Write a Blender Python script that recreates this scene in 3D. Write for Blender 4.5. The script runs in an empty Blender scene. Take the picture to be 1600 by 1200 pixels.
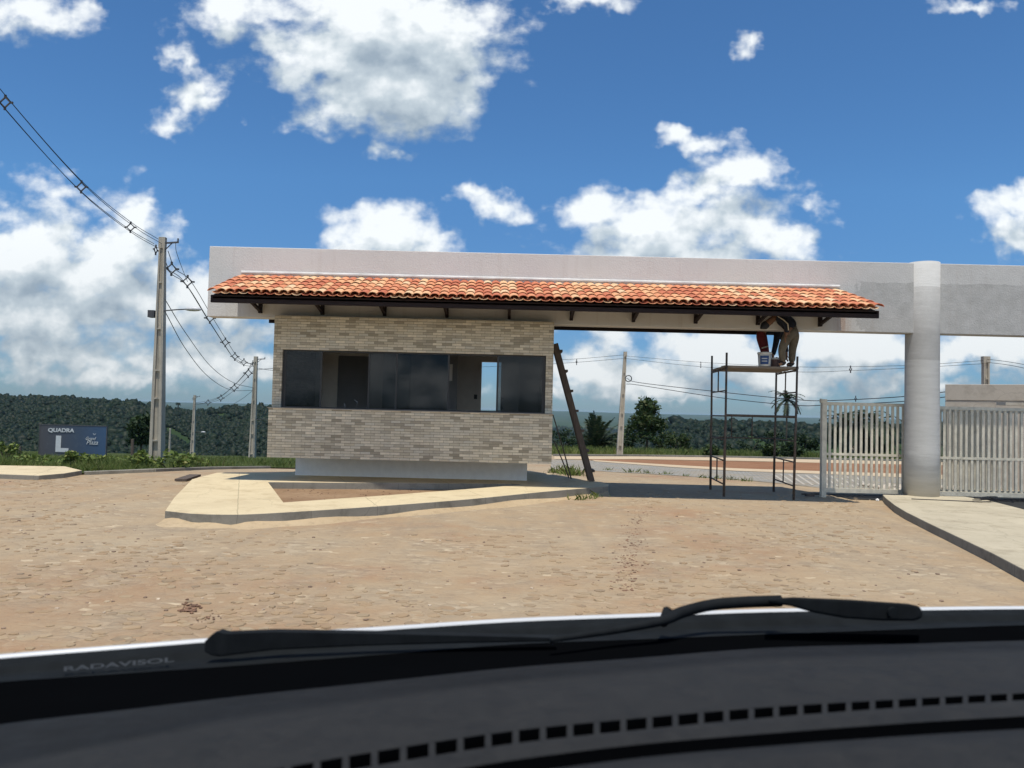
import bpy, bmesh, math, random
import numpy as np
from mathutils import Vector, Matrix
from math import radians as R, sin, cos, pi

random.seed(7)
rng = np.random.default_rng(11)
S = bpy.context.scene
COL = S.collection

# ------------------------------------------------------------------ camera
CAM_Z = 1.5
PITCH = math.atan(41/1200); ROLL = math.atan(0.024)
F_ = Vector((0, cos(PITCH), sin(PITCH))); U0 = Vector((0, -sin(PITCH), cos(PITCH))); X0 = Vector((1, 0, 0))
R_ = X0*cos(ROLL) + U0*sin(ROLL); U_ = -X0*sin(ROLL) + U0*cos(ROLL)
cam = bpy.data.cameras.new('camera'); cam_o = bpy.data.objects.new('camera', cam); COL.objects.link(cam_o)
cam.sensor_width = 36; cam.lens = 27.0; cam.clip_start = 0.05; cam.clip_end = 40000
M = Matrix((R_, U_, -F_)).transposed().to_4x4(); M.translation = Vector((0, 0, CAM_Z)); cam_o.matrix_world = M
cam.dof.use_dof = True; cam.dof.focus_distance = 13.5; cam.dof.aperture_fstop = 6.5
S.camera = cam_o

# ------------------------------------------------------------------ exposure / colour
S.view_settings.view_transform = 'Standard'; S.view_settings.look = 'None'
S.view_settings.exposure = 0.3; S.view_settings.gamma = 1.0
S.cycles.use_denoising = True
S.cycles.max_bounces = 8; S.cycles.transparent_max_bounces = 12; S.cycles.volume_bounces = 0
S.cycles.sample_clamp_indirect = 6

def ray(px, py):
    return F_ + R_*((px-800)/1200) + U_*((600-py)/1200)
def at(px, py, Y):
    d = ray(px, py); k = Y/d.y
    return Vector((d.x*k, Y, CAM_Z + d.z*k))

# ------------------------------------------------------------------ sun
SUN_T, SUN_S = 0.275, 0.02          # light travels (SUN_S, SUN_T, -1)
SUN_ELEV = math.atan2(1, math.hypot(SUN_T, SUN_S))
sd = bpy.data.lights.new('sun', 'SUN'); sd.energy = 3.5; sd.angle = R(0.55); sd.color = (1.0, 0.935, 0.82)
so = bpy.data.objects.new('sun', sd); COL.objects.link(so)
so.rotation_euler = Vector((SUN_S, SUN_T, -1)).to_track_quat('-Z', 'Y').to_euler()
so.location = (0, -10, 40)

# ------------------------------------------------------------------ world: Nishita sky + cumulus field in direction space
W = bpy.data.worlds.new('World'); S.world = W; W.use_nodes = True
wn = W.node_tree; wn.nodes.clear()
def wN(t, **k):
    n = wn.nodes.new(t)
    for a, b in k.items(): setattr(n, a, b)
    return n
BG_STRENGTH = 0.1
w_out = wN('ShaderNodeOutputWorld'); w_bg = wN('ShaderNodeBackground'); w_bg.inputs['Strength'].default_value = BG_STRENGTH
wn.links.new(w_bg.outputs[0], w_out.inputs[0])
sky = wN('ShaderNodeTexSky', sky_type='NISHITA'); sky.sun_disc = False
sky.sun_elevation = SUN_ELEV; sky.sun_rotation = math.atan2(-SUN_S, -SUN_T)
sky.altitude = 200; sky.air_density = 1.0; sky.dust_density = 0.25; sky.ozone_density = 2.5

BLOBS = [  # px, py, rx, ry (photo pixels -> turned into sky directions), strength
    (600, 60, 225, 130, 1.5), (620, 130, 160, 90, 1.3), (510, 80, 120, 85, 1.15), (390, 15, 110, 45, .75), (560, 170, 100, 50, .8), (710, 60, 90, 95, 1.1), (735, 140, 55, 50, .7),
    (288, 105, 30, 50, .66), (308, 145, 50, 42, .72), (340, 168, 34, 26, .6), (262, 188, 42, 22, .55),
    (30, 15, 100, 45, .7), (110, 25, 60, 25, .5),
    (40, 400, 140, 95, 1.25), (150, 425, 140, 85, 1.2), (215, 375, 75, 75, 1.1), (60, 480, 190, 80, 1.15), (230, 470, 150, 75, 1.05), (340, 480, 130, 60, .9), (390, 520, 120, 40, .8), (60, 555, 240, 42, 1.0), (330, 565, 220, 42, .95), (180, 590, 260, 24, .7),
    (600, 375, 95, 60, 1.05), (555, 395, 70, 40, .8), (660, 395, 60, 40, .8),
    (780, 318, 68, 24, .78), (750, 308, 40, 18, .6),
    (1000, 360, 150, 65, 1.05), (930, 330, 75, 45, .95), (1140, 345, 150, 60, .9), (1165, 270, 70, 50, .95), (1100, 300, 60, 40, .85), (1230, 375, 80, 40, .75), (1270, 330, 50, 22, .55), (1060, 400, 220, 40, .9),
    (1070, 215, 42, 22, .65), (1105, 222, 30, 15, .5), (1170, 65, 22, 18, .42),
    (1580, 370, 75, 50, .95), (1610, 325, 45, 40, .85),
    (1510, 2, 60, 16, .6), (915, 5, 65, 18, .6), (605, 240, 20, 16, .38), (100, 300, 90, 30, .38),
    (910, 570, 95, 46, 1.05), (1010, 598, 150, 32, .95), (1130, 560, 140, 44, 1.15), (1190, 590, 120, 34, .95), (1330, 548, 160, 48, 1.05), (1300, 588, 160, 26, .85), (1480, 555, 160, 40, 1.0), (1580, 550, 110, 48, 1.05), (960, 545, 60, 40, .8), (1050, 615, 260, 16, .6), (1420, 600, 240, 16, .6),
    (1240, 603, 40, 9, .5), (1370, 602, 28, 8, .5), (700, 470, 300, 40, .7), (1750, 480, 160, 90, .9), (-150, 420, 160, 120, 1.0),
]
CG = bpy.data.node_groups.new('cloud_field', 'ShaderNodeTree')
CG.interface.new_socket('Vector', in_out='INPUT', socket_type='NodeSocketVector')
CG.interface.new_socket('Density', in_out='OUTPUT', socket_type='NodeSocketFloat')
gi = CG.nodes.new('NodeGroupInput'); go = CG.nodes.new('NodeGroupOutput')
def gN(t, **k):
    n = CG.nodes.new(t)
    for a, b in k.items(): setattr(n, a, b)
    return n
# warp the coordinates a little so that outlines billow
nz = gN('ShaderNodeTexNoise', noise_dimensions='2D'); nz.inputs['Scale'].default_value = 11; nz.inputs['Detail'].default_value = 4; nz.inputs['Roughness'].default_value = .6
CG.links.new(gi.outputs[0], nz.inputs['Vector'])
ws = gN('ShaderNodeVectorMath', operation='SUBTRACT'); CG.links.new(nz.outputs['Color'], ws.inputs[0]); ws.inputs[1].default_value = (.5, .5, .5)
wm = gN('ShaderNodeVectorMath', operation='MULTIPLY_ADD'); CG.links.new(ws.outputs[0], wm.inputs[0]); wm.inputs[1].default_value = (.10, .075, 0); CG.links.new(gi.outputs[0], wm.inputs[2])
last = None
for (bx, by, brx, bry, bs) in BLOBS:
    d0 = ray(bx, by); c = (d0.x/d0.y, d0.z/d0.y, 0)
    n2 = gN('ShaderNodeVectorMath', operation='MULTIPLY_ADD'); CG.links.new(wm.outputs[0], n2.inputs[0]); n2.inputs[1].default_value = (1200/brx, 1200/bry, 0); n2.inputs[2].default_value = (-c[0]*1200/brx, -c[1]*1200/bry, 0)
    n3 = gN('ShaderNodeVectorMath', operation='LENGTH'); CG.links.new(n2.outputs[0], n3.inputs[0])
    n4 = gN('ShaderNodeMath', operation='MULTIPLY_ADD'); CG.links.new(n3.outputs['Value'], n4.inputs[0]); n4.inputs[1].default_value = -bs; n4.inputs[2].default_value = bs
    if last is None: last = n4
    else:
        mx = gN('ShaderNodeMath', operation='SMOOTH_MAX'); CG.links.new(last.outputs[0], mx.inputs[0]); CG.links.new(n4.outputs[0], mx.inputs[1]); mx.inputs[2].default_value = .12; last = mx
nf = gN('ShaderNodeTexNoise', noise_dimensions='2D'); nf.inputs['Scale'].default_value = 20; nf.inputs['Detail'].default_value = 6; nf.inputs['Roughness'].default_value = .6
st = gN('ShaderNodeVectorMath', operation='MULTIPLY'); CG.links.new(gi.outputs[0], st.inputs[0]); st.inputs[1].default_value = (1, 1.45, 1)
CG.links.new(st.outputs[0], nf.inputs['Vector'])
na = gN('ShaderNodeMath', operation='MULTIPLY_ADD'); CG.links.new(nf.outputs['Fac'], na.inputs[0]); na.inputs[1].default_value = .85; na.inputs[2].default_value = -.05
vo = gN('ShaderNodeTexVoronoi', feature='SMOOTH_F1', voronoi_dimensions='2D'); vo.inputs['Scale'].default_value = 15; vo.inputs['Smoothness'].default_value = .35; vo.inputs['Detail'].default_value = 2.0; vo.inputs['Roughness'].default_value = .55
vw = gN('ShaderNodeVectorMath', operation='MULTIPLY_ADD'); CG.links.new(ws.outputs[0], vw.inputs[0]); vw.inputs[1].default_value = (.035, .035, 0); CG.links.new(st.outputs[0], vw.inputs[2]); CG.links.new(vw.outputs[0], vo.inputs['Vector'])
vm = gN('ShaderNodeMath', operation='MULTIPLY_ADD'); CG.links.new(vo.outputs['Distance'], vm.inputs[0]); vm.inputs[1].default_value = -.50; CG.links.new(na.outputs[0], vm.inputs[2])
ad = gN('ShaderNodeMath', operation='ADD'); CG.links.new(last.outputs[0], ad.inputs[0]); CG.links.new(vm.outputs[0], ad.inputs[1])
CG.links.new(ad.outputs[0], go.inputs[0])

tc = wN('ShaderNodeTexCoord'); sx = wN('ShaderNodeSeparateXYZ'); wn.links.new(tc.outputs['Generated'], sx.inputs[0])
def wmath(op, a, b=None, c=None, clamp=False):
    n = wN('ShaderNodeMath', operation=op, use_clamp=clamp)
    for i, v in enumerate((a, b, c)):
        if v is None: continue
        if isinstance(v, (int, float)): n.inputs[i].default_value = v
        else: wn.links.new(v, n.inputs[i])
    return n.outputs[0]
ay = wmath('MAXIMUM', wmath('ABSOLUTE', sx.outputs[1]), .12)
cu = wmath('DIVIDE', sx.outputs[0], ay); cv = wmath('DIVIDE', sx.outputs[2], ay)
def cdens(du, dv):
    cx = wN('ShaderNodeCombineXYZ'); wn.links.new(wmath('ADD', cu, du), cx.inputs[0]); wn.links.new(wmath('ADD', cv, dv), cx.inputs[1])
    g = wN('ShaderNodeGroup'); g.node_tree = CG; wn.links.new(cx.outputs[0], g.inputs[0]); return g.outputs[0]
back = wN('ShaderNodeMapRange', interpolation_type='SMOOTHSTEP'); wn.links.new(sx.outputs[1], back.inputs[0]); back.inputs[1].default_value = .05; back.inputs[2].default_value = -.25  # unseen cloud cover behind the camera, added to fill the shaded walls
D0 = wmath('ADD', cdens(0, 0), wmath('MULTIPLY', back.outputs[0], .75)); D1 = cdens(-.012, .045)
alpha = wN('ShaderNodeMapRange', interpolation_type='SMOOTHSTEP'); wn.links.new(D0, alpha.inputs[0])
alpha.inputs[1].default_value = -.12; alpha.inputs[2].default_value = .60
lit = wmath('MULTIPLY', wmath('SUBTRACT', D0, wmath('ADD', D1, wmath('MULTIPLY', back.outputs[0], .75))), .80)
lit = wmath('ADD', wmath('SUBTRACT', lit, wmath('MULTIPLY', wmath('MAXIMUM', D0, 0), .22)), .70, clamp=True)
lowv = wN('ShaderNodeMapRange'); wn.links.new(cv, lowv.inputs[0]); lowv.inputs[1].default_value = .0; lowv.inputs[2].default_value = .22; lowv.inputs[3].default_value = .80; lowv.inputs[4].default_value = 1.0
cr = wN('ShaderNodeValToRGB'); wn.links.new(lit, cr.inputs[0])
cr.color_ramp.elements[0].position = .02; cr.color_ramp.elements[0].color = (.29, .36, .43, 1)
cr.color_ramp.elements[1].position = .95; cr.color_ramp.elements[1].color = (.80, .835, .85, 1)
e = cr.color_ramp.elements.new(.5); e.color = (.48, .55, .60, 1)
csc = wN('ShaderNodeVectorMath', operation='SCALE'); wn.links.new(cr.outputs[0], csc.inputs[0]); wn.links.new(wmath('MULTIPLY', wmath('ADD', lowv.outputs[0], wmath('MULTIPLY', back.outputs[0], .9)), 1.0/BG_STRENGTH), csc.inputs['Scale'])  # clouds behind the camera brightened further as added fill
hfac = wN('ShaderNodeMapRange'); wn.links.new(cv, hfac.inputs[0]); hfac.inputs[1].default_value = .0; hfac.inputs[2].default_value = .30
skm = wN('ShaderNodeMix', data_type='RGBA'); wn.links.new(hfac.outputs[0], skm.inputs['Factor']); skm.inputs['A'].default_value = (.29, .44, .68, 1); skm.inputs['B'].default_value = (.47, .77, 1.0, 1)
skc = wN('ShaderNodeVectorMath', operation='MULTIPLY'); wn.links.new(sky.outputs[0], skc.inputs[0]); wn.links.new(skm.outputs['Result'], skc.inputs[1])
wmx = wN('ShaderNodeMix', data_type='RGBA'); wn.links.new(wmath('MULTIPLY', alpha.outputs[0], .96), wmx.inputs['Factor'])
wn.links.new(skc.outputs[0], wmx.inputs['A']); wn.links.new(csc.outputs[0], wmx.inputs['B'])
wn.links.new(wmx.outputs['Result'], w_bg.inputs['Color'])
W.cycles.sampling_method = 'MANUAL'; W.cycles.sample_map_resolution = 512

# ================================================================== materials
class NT:
    def __init__(s, name):
        s.m = bpy.data.materials.new(name); s.m.use_nodes = True; s.t = s.m.node_tree
        s.b = s.t.nodes['Principled BSDF']; s.out = s.t.nodes['Material Output']
        s.b.inputs['Roughness'].default_value = .8
    def n(s, t, **k):
        nd = s.t.nodes.new(t)
        for a, b in k.items(): setattr(nd, a, b)
        return nd
    def set(s, sock, v):
        if isinstance(v, bpy.types.NodeSocket): s.t.links.new(v, sock)
        elif v is not None: sock.default_value = v if not (isinstance(v, tuple) and len(v) == 3 and sock.type == 'RGBA') else (*v, 1)
    def coord(s, kind='Object', scale=(1, 1, 1)):
        c = s.n('ShaderNodeTexCoord').outputs[kind]
        if scale == (1, 1, 1): return c
        mp = s.n('ShaderNodeMapping'); s.set(mp.inputs[0], c); mp.inputs['Scale'].default_value = scale; return mp.outputs[0]
    def noise(s, vec, scale, detail=4, rough=.55, out='Fac', dist=0):
        nd = s.n('ShaderNodeTexNoise'); s.set(nd.inputs['Vector'], vec)
        for a, b in (('Scale', scale), ('Detail', detail), ('Roughness', rough), ('Distortion', dist)): nd.inputs[a].default_value = b
        return nd.outputs[out]
    def ramp(s, fac, stops, interp='LINEAR'):
        nd = s.n('ShaderNodeValToRGB'); s.set(nd.inputs[0], fac); nd.color_ramp.interpolation = interp
        el = nd.color_ramp.elements
        while len(el) < len(stops): el.new(.5)
        for e_, (p, c) in zip(el, stops): e_.position = p; e_.color = (c, c, c, 1) if isinstance(c, (int, float)) else (*c, 1)
        return nd.outputs[0]
    def mix(s, fac, a, b, mode='MIX'):
        nd = s.n('ShaderNodeMix', data_type='RGBA', blend_type=mode); s.set(nd.inputs['Factor'], fac); s.set(nd.inputs['A'], a); s.set(nd.inputs['B'], b); return nd.outputs['Result']
    def math(s, op, a, b=None, c=None, clamp=False):
        nd = s.n('ShaderNodeMath', operation=op, use_clamp=clamp)
        for i, v in enumerate((a, b, c)):
            if v is not None: s.set(nd.inputs[i], v)
        return nd.outputs[0]
    def bump(s, h, strength=.4, dist=.01):
        nd = s.n('ShaderNodeBump'); s.set(nd.inputs['Height'], h); nd.inputs['Strength'].default_value = strength; nd.inputs['Distance'].default_value = dist
        s.t.links.new(nd.outputs[0], s.b.inputs['Normal'])
    def col(s, c): s.set(s.b.inputs['Base Color'], c); return s
    def rough(s, r): s.set(s.b.inputs['Roughness'], r); return s
    def metal(s, v): s.b.inputs['Metallic'].default_value = v; return s
    def spec(s, v): s.b.inputs['Specular IOR Level'].default_value = v; return s

def simple(name, c, rough=.7, metal=0, var=.15, scale=8, bump=0, spec=.3):
    t = NT(name); v = t.coord()
    f = t.noise(v, scale, 5, .6)
    lo = tuple(x*(1-var) for x in c); hi = tuple(min(1, x*(1+var)) for x in c)
    t.col(t.ramp(f, [(.3, lo), (.7, hi)])).rough(rough).metal(metal).spec(spec)
    if bump: t.bump(t.noise(v, scale*6, 5, .6), bump, .004)
    return t.m

MATS = {}
def road_mat():
    t = NT('dusty_cobbles'); v = t.coord(); v2 = t.coord(scale=(.8, 1.25, 1))
    wob = t.mix(.07, v2, t.noise(v, 1.3, 3, out='Color'), 'ADD')
    cell = t.n('ShaderNodeTexVoronoi', feature='F1'); t.set(cell.inputs['Vector'], wob); cell.inputs['Scale'].default_value = 10.5
    edge = t.n('ShaderNodeTexVoronoi', feature='DISTANCE_TO_EDGE'); t.set(edge.inputs['Vector'], wob); edge.inputs['Scale'].default_value = 10.5
    sep = t.n('ShaderNodeSeparateColor'); t.set(sep.inputs[0], cell.outputs['Color'])
    big = t.noise(v, .32, 6, .62); mid = t.noise(v, 1.6, 6, .65); fine = t.noise(v, 26, 6, .7)
    dust = t.ramp(big, [(.34, (.325, .185, .105)), (.46, (.375, .268, .162)), (.64, (.41, .325, .215))])
    stone = t.ramp(sep.outputs[0], [(0, (.25, .205, .15)), (.5, (.345, .28, .195)), (.9, (.41, .335, .235)), (1, (.55, .46, .33))])
    for (zx, zy, zr) in ((-1.5, 4.7, 1.7), (.75, 4.9, 1.2), (-3.4, 6.2, 1.9), (2.6, 8.8, 1.0), (1.6, 9.7, .55), (1.47, 8.6, .55), (1.33, 7.4, .5)):       # red soil tracked over the stones
        dd = t.n('ShaderNodeVectorMath', operation='DISTANCE'); t.set(dd.inputs[0], t.mix(1.0, v, t.mix(.45, (0, 0, 0), t.noise(v, 1.4, 7, .7, out='Color')), 'ADD')); dd.inputs[1].default_value = (zx+.22, zy+.22, .22)
        zm = t.math('MULTIPLY', t.ramp(t.math('DIVIDE', dd.outputs['Value'], zr), [(.25, 1), (1, 0)]), t.ramp(t.noise(v, 4, 8, .75), [(.35, .3), (.6, .95)]))
        dust = t.mix(zm, dust, (.305, .185, .105))
    show = t.ramp(mid, [(.40, 0.0), (.66, .75)])
    c = t.mix(show, dust, stone)
    gap = t.ramp(edge.outputs['Distance'], [(0.0, 1), (.085, 0)])
    gapm = t.math('MULTIPLY', gap, t.ramp(t.noise(v, 2.3, 5, .7), [(.46, .0), (.70, .6)]))
    c = t.mix(gapm, c, (.22, .155, .10))
    c = t.mix(t.math('MULTIPLY', t.ramp(sep.outputs[2], [(.93, 0), (.95, .8)]), t.ramp(t.noise(v, 1.1, 5, .7), [(.5, 0), (.62, 1)])), c, (.60, .49, .33))
    c = t.mix(t.ramp(fine, [(.35, .0), (.75, .42)]), c, (.42, .32, .21))
    c = t.mix(t.ramp(t.noise(v, 12, 9, .8), [(.52, 0), (.70, .42)]), c, (.28, .19, .115))
    dk = t.math('MULTIPLY', t.ramp(t.noise(v, 6.5, 9, .8), [(.57, 0), (.66, 1)]), t.ramp(t.noise(v, .8, 4, .6), [(.45, .1), (.65, .6)]))
    c = t.mix(dk, c, (.16, .10, .065))
    tyre = t.math('MULTIPLY', t.ramp(t.noise(t.coord(scale=(1.6, .10, 1)), 1.5, 4, .55), [(.52, 0), (.66, 1)]), t.ramp(t.noise(v, 3.5, 6, .7), [(.35, .1), (.65, .5)]))
    c = t.mix(tyre, c, (.27, .215, .155))
    t.col(c).rough(.95).spec(.15)
    h = t.math('ADD', t.math('MULTIPLY', t.ramp(edge.outputs['Distance'], [(0, 0), (.16, 1)]), t.math('ADD', show, .25)), t.math('MULTIPLY', fine, .8))
    h = t.math('ADD', h, t.math('MULTIPLY', sep.outputs[1], .6))
    t.bump(h, .5, .018); return t.m
def concrete(name, lo, hi, stain=(.25, .2, .14), amt=.5, bump=.25, joint=0):
    t = NT(name); v = t.coord()
    c = t.ramp(t.noise(v, .9, 7, .65), [(.3, lo), (.7, hi)])
    c = t.mix(t.math('MULTIPLY', t.ramp(t.noise(v, 2.7, 8, .7), [(.5, 0), (.72, 1)]), amt), c, stain)
    c = t.mix(t.ramp(t.noise(v, 45, 4, .7), [(.4, 0), (.8, .3)]), c, tuple(x*.75 for x in lo))
    vj = t.n('ShaderNodeSeparateXYZ'); t.set(vj.inputs[0], v)
    q = t.math('FRACT', t.math('MULTIPLY', t.math('ADD', t.math('ADD', vj.outputs[0], t.math('MULTIPLY', vj.outputs[1], .35)), t.math('MULTIPLY', t.noise(v, 3, 4, .6), .04)), 1/joint)) if joint else None
    if joint: c = t.mix(t.math('MULTIPLY', t.math('LESS_THAN', q, .008), .5), c, tuple(x*.45 for x in lo))
    crk = t.n('ShaderNodeTexVoronoi', feature='DISTANCE_TO_EDGE'); t.set(crk.inputs['Vector'], t.mix(.35, v, t.noise(v, 2.5, 5, out='Color'), 'ADD')); crk.inputs['Scale'].default_value = .55
    c = t.mix(t.math('MULTIPLY', t.math('LESS_THAN', crk.outputs['Distance'], .005), .22), c, tuple(x*.5 for x in lo))
    t.col(c).rough(.9).spec(.2); t.bump(t.noise(v, 60, 6, .7), bump, .006); return t.m
def stone_mat(name, shift):
    t = NT(name); co = t.coord(); sp = t.n('ShaderNodeSeparateXYZ'); t.set(sp.inputs[0], co)
    cb = t.n('ShaderNodeCombineXYZ'); t.set(cb.inputs[0], t.math('ADD', sp.outputs[0], sp.outputs[1])); t.set(cb.inputs[1], sp.outputs[2])
    br = t.n('ShaderNodeTexBrick', offset=.37, squash=1.0, offset_frequency=2); t.set(br.inputs['Vector'], cb.outputs[0])
    br.inputs['Color1'].default_value = (0, 0, 0, 1); br.inputs['Color2'].default_value = (1, 1, 1, 1); br.inputs['Mortar'].default_value = (.5, .5, .5, 1)
    for a, b in (('Scale', 1.0), ('Mortar Size', .0022), ('Mortar Smooth', .3), ('Brick Width', .175), ('Row Height', .047)): br.inputs[a].default_value = b
    sc = t.n('ShaderNodeSeparateColor'); t.set(sc.inputs[0], br.outputs['Color'])
    g = [(0, (.21, .185, .14)), (.18, (.30, .27, .215)), (.42, (.43, .385, .305)), (.6, (.375, .35, .295)), (.8, (.50, .45, .36)), (1, (.33, .29, .22))]
    c = t.ramp(sc.outputs[0], [(p, (q[0]*shift*1.02, q[1]*shift*.99, q[2]*shift*.93)) for p, q in g])
    c = t.mix(t.ramp(t.noise(co, 14, 6, .7), [(.35, 0), (.75, .35)]), c, (.30, .265, .21))
    c = t.mix(br.outputs['Fac'], c, (.17, .15, .12))
    t.col(c).rough(.92).spec(.2)
    h = t.math('ADD', t.math('MULTIPLY', t.math('SUBTRACT', 1, br.outputs['Fac']), .6), t.math('ADD', t.math('MULTIPLY', sc.outputs[0], .8), t.math('MULTIPLY', t.noise(co, 30, 6, .7), .5)))
    t.bump(h, .9, .022); return t.m
def beam_mat():
    t = NT('rendered_beam_paint'); v = t.coord(); sp = t.n('ShaderNodeSeparateXYZ'); t.set(sp.inputs[0], v)
    nb = t.noise(v, 1.6, 6, .65); nf = t.noise(v, 5, 8, .7)
    paint = t.ramp(t.noise(v, .8, 5, .6), [(.3, (.57, .56, .54)), (.7, (.63, .62, .60))])
    bare = t.ramp(nf, [(.3, (.32, .315, .30)), (.7, (.45, .445, .43))])
    # painted as far as about x = 5.6, bare grey render beyond, with a ragged edge
    e1 = t.math('ADD', sp.outputs[0], t.math('MULTIPLY', t.math('SUBTRACT', nb, .5), 1.3))
    c = t.mix(t.ramp(t.math('MULTIPLY_ADD', e1, .5, -2.35), [(.2, 0), (.8, 1)]), paint, t.mix(.35, paint, bare))
    e2 = t.math('ADD', sp.outputs[2], t.math('MULTIPLY', t.math('SUBTRACT', nb, .5), .18))
    low = t.math('LESS_THAN', e2, 4.017); rt = t.math('GREATER_THAN', e1, 6.27)
    c = t.mix(t.math('MULTIPLY', t.math('MULTIPLY', low, rt), .75), c, bare)
    # weather streaks
    vs = t.coord(scale=(7, 7, .35)); stk = t.math('MULTIPLY', t.ramp(t.noise(vs, 1.5, 6, .7), [(.55, 0), (.8, 1)]), .35)
    c = t.mix(stk, c, (.36, .30, .26))
    rs = t.n('ShaderNodeVectorMath', operation='DISTANCE'); t.set(rs.inputs[0], t.coord(scale=(1, 1, .35))); rs.inputs[1].default_value = (6.05, 14.06, 1.13)
    c = t.mix(t.math('MULTIPLY', t.ramp(rs.outputs['Value'], [(.02, .7), (.2, 0)]), t.ramp(t.noise(vs, 3, 6, .7), [(.4, .2), (.65, 1)])), c, (.30, .15, .08))
    t.col(c).rough(.93).spec(.15); t.bump(t.math('ADD', t.noise(v, 34, 5, .65), t.math('MULTIPLY', nf, .6)), .55, .012); return t.m
def column_mat():
    t = NT('rendered_column'); v = t.coord(); sp = t.n('ShaderNodeSeparateXYZ'); t.set(sp.inputs[0], v)
    n1 = t.noise(v, 2.2, 6, .65); vs = t.coord(scale=(1.2, 1.2, 9)); trowel = t.noise(vs, 1.5, 6, .7)
    z = t.math('ADD', sp.outputs[2], t.math('MULTIPLY', t.math('SUBTRACT', n1, .5), .05))
    light = t.ramp(trowel, [(.3, (.45, .445, .425)), (.7, (.54, .535, .515))])
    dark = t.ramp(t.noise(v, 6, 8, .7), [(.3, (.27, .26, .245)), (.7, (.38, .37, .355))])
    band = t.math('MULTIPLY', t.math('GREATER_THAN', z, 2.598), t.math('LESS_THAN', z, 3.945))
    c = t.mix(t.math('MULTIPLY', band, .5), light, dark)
    c = t.mix(t.math('MULTIPLY', t.ramp(z, [(.1, 1), (.5, 0)]), .4), c, (.38, .34, .27))
    t.col(c).rough(.93).spec(.15); t.bump(t.math('ADD', trowel, t.noise(v, 40, 5, .7)), .5, .008); return t.m
def tile_mat():
    t = NT('clay_roof_tile'); g = t.n('ShaderNodeNewGeometry').outputs['Random Per Island']; v = t.coord()
    c = t.ramp(g, [(0, (.47, .135, .075)), (.28, (.60, .205, .105)), (.52, (.69, .295, .15)), (.76, (.74, .40, .205)), (.9, (.77, .50, .28)), (1, (.75, .54, .33))])
    c = t.mix(t.ramp(t.noise(v, 22, 6, .7), [(.35, 0), (.8, .3)]), c, (.50, .25, .15))
    c = t.mix(t.ramp(t.noise(v, 3, 7, .7), [(.55, 0), (.75, .25)]), c, (.25, .13, .09))
    t.col(c).rough(.85).spec(.2); t.bump(t.noise(v, 70, 4, .7), .2, .003); return t.m
def leaf_mat(name, a, b, dry=None):
    t = NT(name); g = t.n('ShaderNodeNewGeometry').outputs['Random Per Island']
    c = t.ramp(g, [(0, a), (1, b)] if dry is None else [(0, a), (.8, b), (1, dry)])
    t.col(c).rough(.6).spec(.3)
    tr = t.n('ShaderNodeBsdfTranslucent'); t.set(tr.inputs[0], c)
    mx = t.n('ShaderNodeMixShader'); mx.inputs[0].default_value = .25
    t.t.links.new(t.b.outputs[0], mx.inputs[1]); t.t.links.new(tr.outputs[0], mx.inputs[2]); t.t.links.new(mx.outputs[0], t.out.inputs[0]); return t.m
def glass_mat():
    t = NT('tinted_glass'); t.t.nodes.remove(t.b)
    tr = t.n('ShaderNodeBsdfTransparent'); tr.inputs[0].default_value = (.43, .43, .425, 1)
    gl = t.n('ShaderNodeBsdfGlossy'); gl.inputs['Roughness'].default_value = .02; gl.inputs[0].default_value = (.9, .95, 1, 1)
    fr = t.n('ShaderNodeFresnel'); fr.inputs[0].default_value = 1.32
    mx = t.n('ShaderNodeMixShader'); t.set(mx.inputs[0], fr.outputs[0]); t.t.links.new(tr.outputs[0], mx.inputs[1]); t.t.links.new(gl.outputs[0], mx.inputs[2]); t.t.links.new(mx.outputs[0], t.out.inputs[0]); return t.m
def terrain_mat():
    t = NT('hill_ground'); v = t.coord()
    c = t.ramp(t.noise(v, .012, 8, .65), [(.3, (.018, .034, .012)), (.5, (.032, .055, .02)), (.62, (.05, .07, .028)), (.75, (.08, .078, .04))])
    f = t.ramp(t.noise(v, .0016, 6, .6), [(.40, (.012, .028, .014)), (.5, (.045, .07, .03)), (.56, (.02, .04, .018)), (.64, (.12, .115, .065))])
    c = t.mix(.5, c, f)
    c = t.mix(t.ramp(t.noise(v, .35, 6, .7), [(.4, 0), (.7, .6)]), c, (.035, .06, .02))
    t.col(c).rough(1).spec(.05); return t.m
def soil_mat(name, a, b):
    t = NT(name); v = t.coord()
    c = t.ramp(t.noise(v, .7, 7, .7), [(.3, a), (.7, b)])
    c = t.mix(t.ramp(t.noise(v, 9, 8, .75), [(.5, 0), (.75, .6)]), c, tuple(x*.55 for x in a))
    t.col(c).rough(1).spec(.1); t.bump(t.noise(v, 12, 8, .7), .7, .04); return t.m
def paver_mat():
    t = NT('grey_pavers'); v = t.coord()
    br = t.n('ShaderNodeTexBrick'); t.set(br.inputs['Vector'], v)
    br.inputs['Color1'].default_value = (.25, .25, .235, 1); br.inputs['Color2'].default_value = (.33, .325, .30, 1); br.inputs['Mortar'].default_value = (.16, .14, .10, 1)
    for a, b in (('Scale', 1), ('Mortar Size', .02), ('Brick Width', .4), ('Row Height', .25)): br.inputs[a].default_value = b
    c = t.mix(t.ramp(t.noise(v, 1.2, 7, .7), [(.42, 0), (.7, .8)]), br.outputs['Color'], (.36, .28, .18))
    t.col(c).rough(.95).spec(.1); t.bump(br.outputs['Fac'], .3, .01); return t.m
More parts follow.
